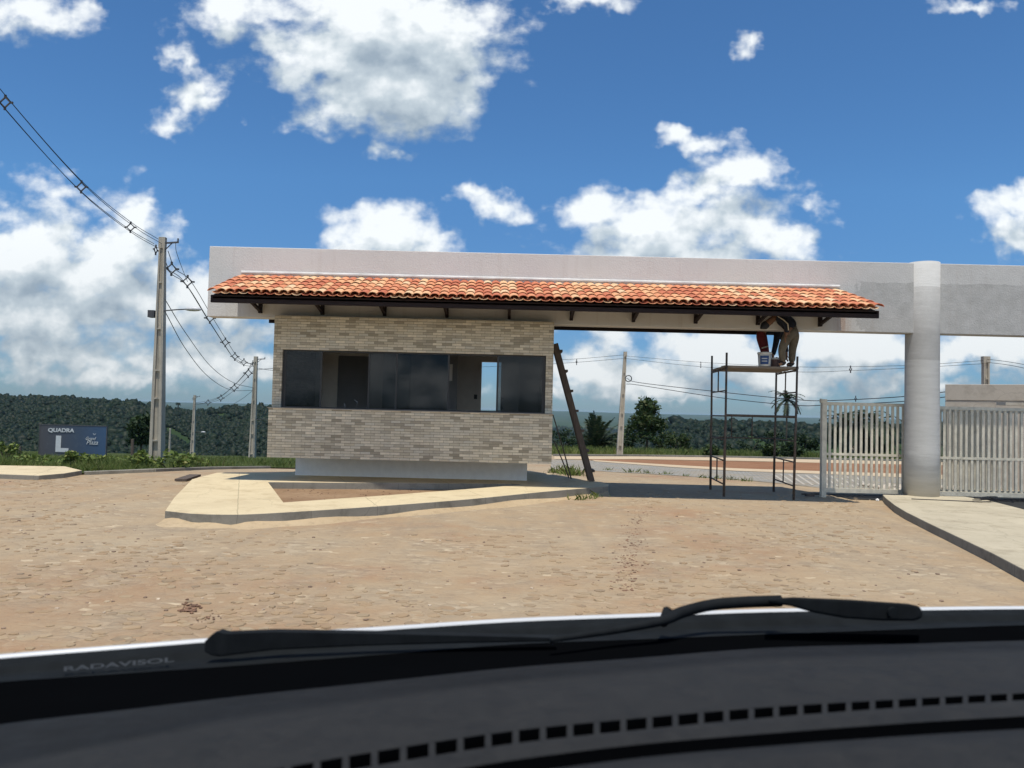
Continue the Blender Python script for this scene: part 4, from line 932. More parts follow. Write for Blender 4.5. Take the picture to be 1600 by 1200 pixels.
# near span: four cables from the pole up and over to the left
def near_pt(px, py, d): return at(px, py, d)
cent = [(247, 381, 24.0), (204, 355, 21.9), (127, 292, 19.1), (8, 160, 16.2), (-110, 10, 13.8)]
cpts = [at(*c) for c in cent]
lines = [[p + Vector((ox, 0, oz)) for p in cpts] for ox, oz in ((-.13, .0), (.13, .0), (0, .15), (0, -.13))]
sp = [(cpts[i], Vector((cpts[1]-cpts[3]))) for i in (1, 2, 3)]
span('bundle of black cables from the tall near pole up to the left edge', lines, .0085, sp, .11)
# second span near pole -> second pole
c2 = [(256, 392, 24.0), (268, 420, 25.6), (293, 440, 27.4), (328, 497, 32.5), (352, 535, 37.5), (367, 557, 42), (381, 566, 46), (397, 569, 49.5)]
cp2 = [at(*c) for c in c2]
lines = [[p + Vector((ox, 0, oz)) for p in cp2] for ox, oz in ((-.13, .0), (.13, .0), (0, -.16))]
span('bundle of black cables with spacers between the two nearest poles', lines, .012, [(cp2[i], cp2[3]-cp2[1]) for i in range(1, 8)], .16)
lines = [[at(258, 391, 24) + Vector((.32, 0, .25)), at(276, 395, 26), at(288, 428, 28), at(293, 440, 28.6)],]
span('thin black stay wire from the near pole cross arm down to the cable bundle', lines, .009)
lo1 = [(258, 468, 24), (290, 520, 28.5), (330, 573, 36), (365, 598, 43), (396, 606, 49.5)]; lo2 = [(258, 487, 24), (290, 545, 28.5), (325, 588, 36), (360, 609, 43), (395, 610, 49.5)]
span('pair of sagging telephone cables below the bundle between the two nearest poles', [[at(*c) for c in lo1], [at(*c) for c in lo2]], .013)
c3 = [(397, 570, 49.5), (388, 583, 52), (366, 606, 60), (345, 622, 70), (325, 629, 80), (306, 632, 90)]
cp3 = [at(*c) for c in c3]; lines = [[p + Vector((ox, 0, oz)) for p in cp3] for ox, oz in ((-.2, 0), (.2, 0), (0, .2))]
span('bundle of cables with spacers between the second pole and the small far pole', lines, .016, [(cp3[i], cp3[3]-cp3[1]) for i in (1, 2, 3, 4)], .22)
lines = [[at(395, 610, 49.5), at(380, 622, 58), at(362, 633, 66)], [at(402, 575, 49.5), at(420, 578, 47), at(445, 581, 44)], [at(402, 578, 49.5), at(420, 576, 47), at(445, 576, 44)]]
span('loose cable ends at the second pole, running behind the guardhouse', lines, .014)
# right-hand spans
u1 = [[at(600, 575, 80), at(760, 573, 68), at(880, 567.5, 59), at(976, 560, 54)], [at(600, 566, 80), at(760, 565, 68), at(880, 562, 59), at(976, 554.5, 54)]]
span('pair of thin cables behind the ladder to the slim pole', u1, .013, [(at(901, 565.5, 58), Vector((1, -.3, 0)))], .16)
u2 = [[at(976, 560, 54), at(1095, 573, 48), at(1240, 581, 42), at(1330, 579, 40), at(1440, 574, 39.5), at(1540, 568, 40)], [at(976, 556, 54), at(1095, 566, 48), at(1240, 573, 42), at(1330, 573, 40), at(1440, 570, 39.5), at(1540, 563, 40)]]
span('thin cables from the slim pole past the scaffold to the pole over the wall', u2, .010, [(at(1095, 570, 48), Vector((1, -.3, 0))), (at(1329, 577, 40), Vector((1, -.1, 0)))], .13)
u3 = [[at(979, 591, 53.9), at(1000, 598, 52), at(1130, 613, 46), at(1240, 624, 42), at(1290, 626, 40), at(1400, 620.5, 36), at(1480, 612, 34)], [at(979, 600, 53.9), at(1000, 602, 52), at(1130, 622, 46), at(1240, 633, 42), at(1290, 633, 40), at(1400, 628, 36), at(1480, 620, 34)]]
span('pair of thick low cables from the slim pole passing above the gate', u3, .020, [(at(1337, 623, 38), Vector((1, -.1, 0)))], .10)
u4 = [[at(1541, 561, 40), at(1580, 566, 36), at(1640, 577, 32)], [at(1541, 566, 40), at(1580, 571, 36), at(1640, 584, 32)]]
span('pair of cables leaving the pole over the wall to the right edge', u4, .012)
mb = MB(); c = at(982, 591.5, 53.7); mb.tube([c + Vector((.22*cos(a), 0, .22*sin(a))) for a in np.linspace(0, 2*pi, 13)], .035, 6); mb.build('cable_coil', M_WIRE, t5)

# ================================================================== sign board
sg = thing('sign_board', 'wide dark blue hoarding board lettered QUADRA L in the tall grass', 'sign', (at(115, 700, 30).x, 30, -.8))
s0, s1 = at(62, 711, 30), at(167.5, 662.5, 30); sz0, sz1 = s0.z, at(62, 664, 30).z
rt = ROLL*.0
MB().box((s0.x, 29.96, sz0), (s1.x, 30.0, sz1)).build('board', M_SIGN, sg)
mb = MB(); e_ = .03
for a, b_ in (((s0.x-e_, 29.95, sz1), (s1.x+e_, 30.01, sz1+e_)), ((s0.x-e_, 29.95, sz0-e_), (s1.x+e_, 30.01, sz0)), ((s0.x-e_, 29.95, sz0), (s0.x, 30.01, sz1)), ((s1.x, 29.95, sz0), (s1.x+e_, 30.01, sz1))): mb.box(a, b_)
mb.build('frame', M_INSUL, sg)
for f in (.12, .88):
    x = s0.x+(s1.x-s0.x)*f; mb = MB(); mb.box((x-.05, 30.02, sz0-1.2), (x+.05, 30.12, sz1-.1)); mb.build('post', M_LADDER, sg)
def text(name, body, px0, px1, pyb, pyt, Y, parent, m, bold=0, shear=0, depth=.006):
    cu_ = bpy.data.curves.new(name, 'FONT'); cu_.body = body; cu_.size = 1; cu_.offset = bold; cu_.shear = shear; cu_.extrude = .02
    o = bpy.data.objects.new(name, cu_); COL.objects.link(o); dg = bpy.context.evaluated_depsgraph_get(); me = bpy.data.meshes.new_from_object(o.evaluated_get(dg)); bpy.data.objects.remove(o)
    xs = [v.co.x for v in me.vertices]; ys = [v.co.y for v in me.vertices]; a = at(px0, pyb, Y); b_ = at(px1, pyb, Y); c = at(px0, pyt, Y)
    for v in me.vertices:
        v.co = Vector((a.x + (v.co.x-min(xs))/(max(xs)-min(xs))*(b_.x-a.x), Y + v.co.z*.3, a.z + (v.co.y-min(ys))/(max(ys)-min(ys))*(c.z-a.z)))
    me.materials.clear(); me.materials.append(m); o = bpy.data.objects.new(name, me); COL.objects.link(o); kid(o, parent); return o
text('lettering', 'QUADRA', 75, 116, 676, 668.6, 29.945, sg, M_LETTER, .035)
text('lettering', 'L', 86.5, 106.5, 706, 680.5, 29.945, sg, M_LETTER, .05)
text('lettering', 'Grand', 134, 150, 687.5, 682.5, 29.945, sg, M_LETTER, 0, .35)
text('lettering', 'Plaza', 135, 153, 694.5, 687.5, 29.945, sg, M_LETTER, 0, .35)
mb = MB(); c = at(147.5, 679.3, 29.94)
for sgn in (-1, 1): mb.add([c + Vector((0, 0, -.02)), c + Vector((sgn*.07, 0, .05)), c + Vector((sgn*.02, 0, .035)), c + Vector((0, .004, -.02)), c + Vector((sgn*.07, .004, .05)), c + Vector((sgn*.02, .004, .035))], [(0, 1, 2), (3, 5, 4), (0, 3, 4, 1), (1, 4, 5, 2), (2, 5, 3, 0)])
mb.build('emblem', M_LETTER, sg)

# ================================================================== vegetation
def leaf_quads(C, size, up_bias=.3, elong=1.6):
    n = len(C); a = rng.normal(size=(n, 3)); a[:, 2] *= .7; a /= np.linalg.norm(a, axis=1)[:, None]
    nn = rng.normal(size=(n, 3)); nn[:, 2] += up_bias*3; b = np.cross(a, nn); b /= np.linalg.norm(b, axis=1)[:, None]+1e-9
    s = (size*rng.uniform(.6, 1.35, n))[:, None]
    V_ = np.stack([C-a*s*elong/2, C-a*s*.1+b*s*.42, C+a*s*elong/2, C-a*s*.1-b*s*.42], 1)
    return V_.reshape(-1, 3), np.arange(4*n).reshape(n, 4)
def clumps(lobes, per, jitter=.5):
    out = []
    for (c, r) in lobes:
        k = max(1, int(per)); d = rng.normal(size=(k, 3)); d /= np.linalg.norm(d, axis=1)[:, None]; rr = rng.uniform(.25, 1.0, k)**.5
        out.append(np.array(c) + d*rr[:, None]*np.array(r))
    return np.concatenate(out)
def tree(name, label, cat, base, h, prof, nl, leaf, m, trunk_r, group=None, per=26, trunk_h=.3):
    """prof(t)->radius of the crown at relative height t; NL clumps of PER leaves"""
    base = Vector(base); t = thing(name, label, cat, base, group)
    lobes = []
    for _ in range(nl):
        tt = random.uniform(trunk_h, 1.0); rr = prof(tt)*math.sqrt(random.uniform(.05, 1)); th = random.uniform(0, 2*pi)
        lobes.append(((base.x+rr*cos(th), base.y+rr*sin(th), base.z+tt*h), [leaf*random.uniform(1.3, 3.0)]*2 + [leaf*random.uniform(1.0, 2.0)]))
    V_, F4 = leaf_quads(clumps(lobes, per), leaf); kid(np_mesh('crown', V_, F4, m), t)
    mb = MB(); mb.tube([base - Vector((0, 0, .3)), base + Vector((.02*h, 0, h*.35)), base + Vector((0, .02*h, h*.85))], [trunk_r, trunk_r*.75, trunk_r*.25], 8)
    for k in range(7):
        lb = random.choice(lobes)[0]; s0_ = base + Vector((0, 0, h*random.uniform(.2, .6))); mb.tube([s0_, s0_.lerp(Vector(lb), .5) + Vector((0, 0, .03*h)), Vector(lb)], [trunk_r*.4, trunk_r*.25, trunk_r*.1], 5)
    mb.build('trunk', M_TRUNK, t, smooth=True); return t
def gtop(px, Y, dz=0): p = at(px, 650, Y); return (p.x, Y, float(T(p.x, Y))+dz)
def palm(name, label, base, trunk_h, nf, flen, spread, m, group=None, trunk_r=.12, leaflet=.45, up=(20, 85)):
    base = Vector(base); t = thing(name, label, 'palm', base, group); topp = base + Vector((.1, 0, trunk_h))
    Vs = []; Fs = []
    for k in range(nf):
        az = 2*pi*k/nf + random.uniform(-.2, .2); el = R(random.uniform(*up)); L = flen*random.uniform(.8, 1.1); d = Vector((cos(az)*cos(el), sin(az)*cos(el), sin(el))); p = topp.copy(); pts = [p.copy()]
        for j in range(9):
            p = p + d*L/9; d = (d + Vector((0, 0, -spread))).normalized(); pts.append(p.copy())
        side = Vector((-sin(az), cos(az), 0))
        for j in range(1, 28):
            f = j/28*9; i = min(int(f), 8); c = pts[i].lerp(pts[i+1], f-i); tg = (pts[i+1]-pts[i]).normalized(); ll = leaflet*flen/2*(1-abs(j/28-.4)*.9)
            for s in (-1, 1):
                dr_ = (side*s*.75 + tg*.65 + Vector((0, 0, random.uniform(-.35, .1)))).normalized(); wv = tg*.06*flen/2
                o_ = len(Vs); Vs += [c-wv, c+wv, c+dr_*ll+Vector((0, 0, -.1*ll))]; Fs.append((o_, o_+1, o_+2))
        o_ = len(Vs)
    kid(np_mesh('fronds', np.array([tuple(v) for v in Vs]), np.array(Fs), m), t)
    mb = MB(); mb.tube([base - Vector((0, 0, .4)), base.lerp(topp, .5) + Vector((.05, 0, 0)), topp], [trunk_r*1.3, trunk_r, trunk_r*.9], 8); mb.build('trunk', M_TRUNK, t, smooth=True); return t

# grass
def grass(name, n, xy, hmin, hmax, wid, m, lean=.35):
    P = xy(n); x, y = P[:, 0], P[:, 1]; z = T(x, y) + .0; h = (hmin + (hmax-hmin)*rng.random(len(x))**1.6)*(.55 + .75*np.clip(.5+.5*np.sin(x*1.9+.7)*np.sin(y*1.1+x*.6), 0, 1)); th = rng.uniform(0, 2*pi, len(x)); ln = rng.normal(0, lean, (len(x), 2))*h[:, None]
    a = np.stack([np.cos(th), np.sin(th), 0*th], -1)*wid*h[:, None]; b0 = np.stack([x, y, z-.03], -1); mid = b0 + np.stack([ln[:, 0]*.35, ln[:, 1]*.35, h*.6], -1); tip = b0 + np.stack([ln[:, 0], ln[:, 1], h], -1)
    V_ = np.stack([b0-a, b0+a, mid+a*.7, tip, mid-a*.7], 1).reshape(-1, 3); return np_mesh(name, V_, np.arange(5*len(x)).reshape(-1, 5), m)
vgx = np.array([p[0] for p in vg]); vgy = np.array([p[1] for p in vg])
def left_xy(n):
    y = 15.6 + 30*rng.random(n)**2.2; a = rng.uniform(-.72, -.12, n); x = a*y*1.0
    edge = np.interp(x, np.concatenate([[-20, -9.4], vgx, [vgx[-1]+2, vgx[-1]+6]]), np.concatenate([[15.9, 16.2], vgy+.1, [vgy[-1]+.5, vgy[-1]+1]]))
    dens = np.sin(x*1.7)*np.sin(y*1.3+1) + .6*np.sin(x*4.1+2) > -1.2
    k = (y > edge) & dens & ~((x > -6.4) & (y < 18.7)); return np.stack([x[k], y[k]], -1)
tag(grass('grass', 150000, left_xy, .06, .26, .02, M_GRASS), 'tall green grass on the verge left of the guardhouse', 'grass', kind='stuff')
def right_xy(n):
    y = 55 + 24*rng.random(n)**1.3; a = rng.uniform(.02, .72, n); x = a*y; e = np.interp(x, [gxy(866, 711)[0], gxy(1150, 714)[0], gxy(1480, 720)[0]], [gxy(866, 711)[1], gxy(1150, 714)[1], gxy(1480, 720)[1]])
    return np.stack([x, np.maximum(y, 0)+e-55+.5], -1)
tag(grass('grass', 90000, right_xy, .15, .62, .03, M_GRASS), 'rough green grass beyond the paved lane behind the gate', 'grass', kind='stuff')
# weedy tufts along the far edge of the road and on the island
def tuft(label, pts, n, h, grp, m=M_WEED):
    for (x, y), lb in zip(pts, label if isinstance(label, list) else [label]*len(pts)):
        P = lambda k: np.stack([rng.normal(x, h*.55, k), rng.normal(y, h*.4, k)], -1)
        o = grass('weed_tuft', n, P, h*.4, h, .07, m, .6); tag(o, lb, 'weed', grp)
spots = [gxy(x, y) for x, y in ((950, 735), (985, 738.5), (1012, 740), (1040, 741.5), (1072, 744), (1100, 747), (1120, 748), (1143, 750), (1165, 752))]
tuft('small green weed tuft along the near edge of the grey paved lane', spots, 34, .16, 'weed tufts along the paved lane')
tuft('green weeds at the foot of the wall corner behind the ladder', [gxy(885, 741), gxy(872, 739), gxy(895, 743)], 90, .3, 'weeds behind the ladder')
hx = [(cxh+.0*0, cyh) for _ in range(1)]
ht_ = [gxy(672, 763, .035), gxy(510, 779, .035), gxy(440, 770, .035), gxy(598, 776, .035)]
tuft(['tallest small weed growing in the planter by its back edge', 'broad low weed growing at the front of the planter', 'tiny weed in the left corner of the planter', 'tiny weed on the front edge of the planter, near its middle'], ht_, 40, .10, 'weeds in the planter')
tuft('dry weed tuft against the kerb at the right end of the island', [gxy(918, 779), gxy(905, 781), gxy(930, 777)], 40, .16, 'weeds at the island kerb')
# leafy weeds in the left verge
def shrub(name, label, px, Y, h, wdt, n, leaf, m, group, cat='shrub'):
    b_ = Vector(gtop(px, Y)); t = thing(name, label, cat, b_, group); lobes = []
    for _ in range(max(5, n//30)):
        th = random.uniform(0, 2*pi); rr = wdt*math.sqrt(random.random()); hh = h*random.uniform(.25, .95)*(1-.35*rr/wdt); lobes.append(((b_.x+rr*cos(th), b_.y+rr*sin(th)*.6, b_.z+hh), [leaf*2.0, leaf*2.0, leaf*1.5]))
    V_, F4 = leaf_quads(clumps(lobes, 30), leaf, .5); kid(np_mesh('foliage', V_, F4, m), t)
    mb = MB()
    for lb, _ in lobes[:6]: mb.tube([b_ - Vector((0, 0, .1)), b_.lerp(Vector(lb), .5), Vector(lb)], [.03*h, .02*h, .008*h], 5)
    mb.build('stem', M_TRUNK, t); return t
for px, Y, h, wd, lb in ((113, 18.0, .36, .30, 'bright leafy weed below the middle of the blue board'), (138, 18.2, .40, .30, 'bright leafy weed below the right half of the blue board'), (52, 19, .30, .4, 'low leafy weed below the left end of the blue board'),
                         (215, 18.3, .5, .35, 'leafy weed just left of the nearest pole'), (268, 18.0, .5, .4, 'leafy weed just right of the nearest pole'), (300, 19.5, .5, .45, 'leafy weed in front of the small far pole'), (12, 21, .9, .4, 'spindly bush at the left edge of the picture'), (170, 20, .28, .35, 'low leafy weed past the right end of the board')):
    shrub('leafy_weed', lb, px, Y, h, wd, 260, .075, M_WEED, 'leafy weeds in the verge', 'weed')
# trees behind
tree('tree', 'dark bushy tree behind the nearest concrete pole', 'tree', gtop(222, 70), 3.4, lambda t: 1.15*math.sin(pi*min(1, max(.02, (t-.15)/.9)))**.6, 55, .28, M_LEAFDK, .12)
tree('tree', 'tall pointed leafy tree on the grass right of the slim pole', 'tree', gtop(1011, 72, .3), 4.7, lambda t: 2.9*(1.02-t)**1.0+.3, 110, .24, M_LEAF, .13, trunk_h=.26)
for px, Y, h, wd, lb in ((985, 76, 2.9, 1.6, 'dark bush at the left foot of the pointed tree'), (1045, 75, 2.6, 1.9, 'wide bush just right of the pointed tree'), (1064, 73, 2.1, 1.2, 'small bush right of the pointed tree, at its outer end'), (955, 82, 2.2, 1.4, 'dim bush right of the fan palm'), (880, 80, 2.6, 2.0, 'dark bush behind the ladder'), (905, 86, 2.4, 1.4, 'dark bush between the ladder and the fan palm'),
                        (1170, 85, 2.4, 2.2, 'low dark bush behind the left half of the scaffold'), (1215, 80, 3.0, 2.4, 'dark bush below the coconut palm'), (1258, 76, 2.6, 1.4, 'dark bush right of the scaffold'), (1237, 60, 1.5, .8, 'small dark bush on the grass edge behind the scaffold'), (1205, 62, 1.2, .6, 'tiny bush on the grass, seen through the right end of the scaffold'), (1112, 60, .8, .4, 'tiny bush on the grass by the left scaffold post'), (1410, 80, 3.4, 2.0, 'bush behind the round column')):
    shrub('bush', lb, px, Y, h, wd, 700, .20, M_LEAFDK if 'dark' in lb else M_LEAF, 'bushes beyond the grass', 'bush')
palm('palm', 'low trunkless palm with long upright fronds, behind the ladder', gtop(930, 70, -.2), .3, 46, 3.5, .13, M_PALM, up=(35, 88), trunk_r=.3, leaflet=.36)
palm('coconut_palm', 'slim coconut palm behind the right end of the scaffold', gtop(1228, 95), at(1228, 626, 95).z - gtop(1228, 95)[2], 20, 2.6, .22, M_PALM, up=(-25, 75), trunk_r=.11, leaflet=.4)
palm('palm', 'dark palm seen through the left bars of the gate', gtop(1318, 74), 3.2, 26, 3.2, .26, M_PALM, up=(-60, 75), trunk_r=.25, leaflet=.45)
palm('palm', 'dark palm seen through the middle bars of the gate', gtop(1343, 72), 3.3, 26, 3.2, .26, M_PALM, up=(-60, 75), trunk_r=.25, leaflet=.45)
palm('palm', 'dark palm seen through the gate bars nearest the column', gtop(1366, 75), 3.2, 26, 3.2, .26, M_PALM, up=(-60, 75), trunk_r=.25, leaflet=.45)
palm('palm', 'tiny palm standing on the far wooded ridge right of the nearest pole', (at(278, 640, 590).x, 590, float(T(at(278, 640, 590).x, 590))), 7.5, 14, 3.2, .3, M_FOREST, up=(-20, 70), trunk_r=.4, leaflet=.5)
# mound of pale earth behind the gate
mb = MB(); c0 = gp(1362, 716); rows = []
for i in range(15):
    row = []
    for j in range(25):
        u, v_ = j/24*2-1, i/14*2-1; hgt = max(0, 1-(u*u+v_*v_))**.8*(1+.25*sin(u*9+v_*5)+.15*sin(u*17-v_*11)); x = c0.x+u*2.6; y = c0.y+2.2+v_*1.8; row.append((x, y, Gf(x, y)-.05+1.15*hgt))
    rows.append(row)
mb.grid(rows); tag(mb.build('earth_mound', soil_mat('pale_earth', (.26, .21, .15), (.38, .32, .24)), smooth=True), 'mound of pale earth seen through the gate bars', 'mound')
# forest on the far hillsides
def crowns(n, pxr, dr, skip, rmin, rmax, m, name, label):
    ico = bmesh.new(); bmesh.ops.create_icosphere(ico, subdivisions=2, radius=1); iv = np.array([tuple(v.co) for v in ico.verts]); fi = np.array([[v.index for v in f.verts] for f in ico.faces]); ico.free()
    px = rng.uniform(*pxr, n); d = dr[0] + (dr[1]-dr[0])*rng.random(n)**.85; x = (px-800)/1200*d; k = ~skip(px, d); x, d = x[k], d[k]; z = T(x, d); n = len(x)
    r = rng.uniform(rmin, rmax, n)*(1+.7*(rng.random(n) > .93)); s = np.stack([r*rng.uniform(.8, 1.3, n), r*rng.uniform(.8, 1.3, n), r*rng.uniform(.7, 1.25, n)], -1)
    V_ = iv[None]*s[:, None]*(1+rng.normal(0, .24, (n, len(iv), 1))) + np.stack([x, d, z+r*.55], -1)[:, None]
    F3 = fi[None] + (np.arange(n)*len(iv))[:, None, None]; o = np_mesh(name, V_.reshape(-1, 3), F3.reshape(-1, 3), m, True); return tag(o, label, 'forest', kind='stuff')
clear = lambda px, d: (np.sin(px*.031+d*.012)*np.sin(d*.021+px*.017) > .90)
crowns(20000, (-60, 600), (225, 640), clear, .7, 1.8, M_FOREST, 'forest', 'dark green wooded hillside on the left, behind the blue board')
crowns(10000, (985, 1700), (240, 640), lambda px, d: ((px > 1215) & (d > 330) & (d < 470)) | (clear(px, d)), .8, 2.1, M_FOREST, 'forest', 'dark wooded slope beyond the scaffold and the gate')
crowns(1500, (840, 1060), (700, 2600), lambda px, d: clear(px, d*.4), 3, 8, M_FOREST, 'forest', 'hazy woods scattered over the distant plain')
# tiny farmhouse on the left hillside
hp = at(331, 706, 320); hz = float(T(hp.x, 320)); hs = thing('house', 'tiny brown farmhouse among the trees on the left hillside', 'house', (hp.x, 320, hz))
MB().box((hp.x-2.6, 318, hz-.3), (hp.x+2.6, 322, hz+3.4)).build('wall', M_HOUSE, hs)
mb = MB(); mb.add([(hp.x-3, 317.6, hz+3.3), (hp.x+3, 317.6, hz+3.3), (hp.x+3, 322.4, hz+3.3), (hp.x-3, 322.4, hz+3.3), (hp.x-3, 320, hz+4.8), (hp.x+3, 320, hz+4.8)], [(0,1,5,4),(2,3,4,5),(0,4,3),(1,2,5),(0,3,2,1)]); mb.build('roof', M_HROOF, hs)
# fence stakes in the left verge
for (px, a_, b_, Y, lb) in ((31, 722, 697, 23, 'grey wooden fence post at the left edge, left of the blue board'), (207, 717, 686, 23, 'grey wooden fence post between the blue board and the nearest pole')):
    p, q = at(px, a_, Y), at(px, b_, Y); p.z = min(p.z, float(T(p.x, Y)))-.1; mb = MB(); mb.tube([p, q], [.05, .045], 7); tag(mb.build('fence_post', M_LADDER, org=p), lb, 'fence post', 'fence posts in the verge')

# ================================================================== small things on the ground
def scatter(name, label, n, xy, rmin, rmax, m, sq=.5):
    mb = MB()
    for _ in range(n):
        x, y = xy(); r = rmin+(rmax-rmin)*random.random()**2.5; rock(mb, (x, y, Gf(x, y)+r*sq*.25), r, sq)
    return tag(mb.build(name, m), label, name, kind='stuff')
def in_road():
    while True:
        y = random.uniform(3.5, 15)**1.0; x = random.uniform(-.7, .62)*y
        if x < 4.2 + (y-7)*.36 and not (-5.2 < x < 1.9 and y > 9.3): return x, y
scatter('gravel', 'small stones scattered over the dusty cobbled road', 900, in_road, .005, .022, M_PEB)
def track():
    t = random.random(); p = gp(1000 - 25*t + random.gauss(0, 9+6*t), 795 + 130*t**.9); return p.x, p.y
scatter('dirt', 'trail of dark red dirt clods dropped on the road in front of the gate', 380, track, .005, .019, M_CLOD, .4)
mb = MB()
for k in range(45):
    p = gp(590/2+random.gauss(0, 8), 950+random.gauss(0, 4)); rock(mb, (p.x, p.y, Gf(p.x, p.y)+.006), random.uniform(.006, .02), .4)
for k in range(22):
    p = gp(325+random.gauss(0, 12), 966+random.gauss(0, 4)); rock(mb, (p.x, p.y, Gf(p.x, p.y)+.006), random.uniform(.005, .012), .4)
tag(mb.build('dirt', M_CLOD), 'patch of dark crumbled dirt on the road just above the left wiper', 'dirt', kind='stuff')
a, b_ = gp(282, 752.5), gp(305, 746.5); mb = MB(); mb.bar(a + Vector((0, 0, .03)), b_ + Vector((0, 0, .05)), .22, .04); tag(mb.build('wooden_board', M_LADDER, org=a), 'dark wooden board lying against the left back corner of the island', 'board')
mb = MB(); c = at(1540, 783, 13.3); c.z = .12
pts = [(c.x-1.2, 13.45, .123), (c.x-.7, 13.35, .123)] + [(c.x+.28*cos(a_)*(.8+.3*sin(a_*3)), 13.3+.12*sin(a_*1.1+.3), .125+.004*k) for k, a_ in enumerate(np.linspace(pi, 6.5*pi, 22))] + [(c.x+.45, 13.25, .123)]
mb.tube(catmull(pts, 4), .008, 5); tag(mb.build('wire', M_WIRE, org=pts[0]), 'tangle of dark wire lying on the pavement beside the round column', 'wire')
p = gp(1371, 783); mb = MB(); rock(mb, (p.x, p.y, p.z+.02), .035, .8); tag(mb.build('stone', M_WHITE, org=p), 'small pale stone at the back corner of the right pavement kerb', 'stone')
p = gp(1280, 776); mb = MB(); mb.tube([p + Vector((-.3, .1, .03)), p + Vector((-.1, 0, .05)), p + Vector((.05, .1, .04)), p + Vector((.12, 0, .10))], .018, 6); mb.box((p.x-.25, p.y-.03, p.z+.0), (p.x-.1, p.y+.06, p.z+.05)); tag(mb.build('gate_stop', M_STEELBROWN, org=p), 'rusty metal gate stop on the ground at the gate post', 'gate stop')

mb = MB()
for _ in range(80):
    a_, b2, c2_ = sorted(random.random() for _ in range(2)) + [0]; u_, v_ = a_, b2-a_; q0, q1, q2 = Vector((*hole[0], 0)), Vector((*hole[1], 0)), Vector((*hole[3], 0)); p = q0*u_ + q1*v_ + q2*(1-u_-v_); p = p.lerp(Vector((cxh, cyh, 0)), .08)
    rock(mb, (p.x, p.y, .037), random.uniform(.006, .02), .6)
tag(mb.build('soil_clods', M_CLOD), 'loose clods and stones on the bare soil of the planter', 'soil', kind='stuff')
# cobbles that stand proud of the dust
Vc, Fc_, Mc = [], [], []
mbc = MB()
for _ in range(6500):
    y = 3.6 + 11.5*random.random()**1.35; x = random.uniform(-.74, .60)*y + random.uniform(-.3, .3)
    if (x > 4.0 + (y-7)*.34 and y > 5) or (-5.4 < x < 2.0 and y > 9.25 - max(0, x)*-.1) or (x < -9 and y > 14.5): continue
    if .5+.5*sin(x*1.3+.6*sin(y*1.7))*sin(y*1.1+.8*sin(x*.9)) < random.uniform(.15, .95): continue
    r = random.uniform(.022, .055); n = random.choice((5, 6, 6, 7)); a0 = random.uniform(0, 6.3); z = Gf(x, y); h = random.uniform(.002, .011); ex = random.uniform(1.0, 1.5); tx, ty = random.gauss(0, .05), random.gauss(0, .05)
    rr = [random.uniform(.75, 1.15) for _ in range(n)]; ring = lambda k, zz: [(x + cos(a0+2*pi*i/n)*r*ex*rr[i]*k, y + sin(a0+2*pi*i/n)*r*rr[i]*k, z + zz + (cos(a0+2*pi*i/n)*tx + sin(a0+2*pi*i/n)*ty)*r*k) for i in range(n)]
    vs = ring(1.0, -.006) + ring(.93, h*.6) + ring(.78, h); fs = [tuple(range(2*n, 3*n))] + [(k*n+i, k*n+(i+1) % n, (k+1)*n+(i+1) % n, (k+1)*n+i) for k in (0, 1) for i in range(n)]
    mbc.add(vs, fs)
M_COB = NT('worn_cobble'); vv_ = M_COB.coord(); cc_ = M_COB.ramp(M_COB.n('ShaderNodeNewGeometry').outputs['Random Per Island'], [(0, (.23, .18, .125)), (.4, (.32, .25, .165)), (.85, (.38, .30, .20)), (.97, (.40, .32, .215)), (1, (.48, .395, .275))])
cc_ = M_COB.mix(M_COB.ramp(M_COB.noise(vv_, 3, 7, .7), [(.42, .75), (.62, .1)]), cc_, (.35, .24, .142)); M_COB.col(cc_).rough(.95).spec(.1); M_COB.bump(M_COB.noise(vv_, 45, 6, .7), .5, .006)
tag(mbc.build('cobbles', M_COB.m), 'worn cobble tops standing out of the dust on the road', 'cobbles', kind='stuff')

# ================================================================== the car we look out of
car = thing('car', 'pale silver car seen from inside: grey dashboard, cowl, bonnet edge and wipers', 'car', (.45, .9, 0))
PXS = [-150, 0, 200, 400, 600, 800, 1000, 1200, 1400, 1600, 1780]
def L(vals, xs=(-150, 0, 400, 800, 1200, 1600, 1780)): return [float(np.interp(x, xs, vals)) for x in PXS]
def row_at(ys, drop):                                   # the points on the level z = camera - drop along which the photo's edge runs
    out = []
    for x, y in zip(PXS, ys):
        d = ray(x, y); k = -drop/d.z; out.append(Vector((d.x*k, d.y*k, CAM_Z-drop)))
    return [Vector((v.x, v.y, v.z)) for v in catmull(out, 4)]
hood_y = L([1039, 1024.5, 993.5, 968, 953, 948.5, 950])
hood = row_at(hood_y, .37)
cowl_b = row_at(L([1085, 1066, 1038, 1007, 991, 977, 976]), .372)
dash_e = row_at(L([1160, 1132, 1085, 1044, 1014, 1003, 1003]), .34)
crest = row_at(L([1235, 1192, 1112, 1062, 1026, 1012, 1010]), .312)
vent_a = row_at([1335, 1290, 1240, 1207, 1172, 1142, 1122, 1105, 1093, 1083, 1077], .290)
vent_b = row_at([1360, 1315, 1265, 1230, 1194, 1162, 1140, 1121, 1106, 1094, 1087], .290)
ridge = row_at([1392, 1345, 1296, 1260, 1222, 1188, 1163, 1146, 1131, 1119, 1112], .291)
grv = row_at([1424, 1375, 1323, 1285, 1246, 1211, 1184, 1166, 1151, 1139, 1131], .283)
def mul(row, dy=0, dz=0): return [v + Vector((0, dy, dz)) for v in row]
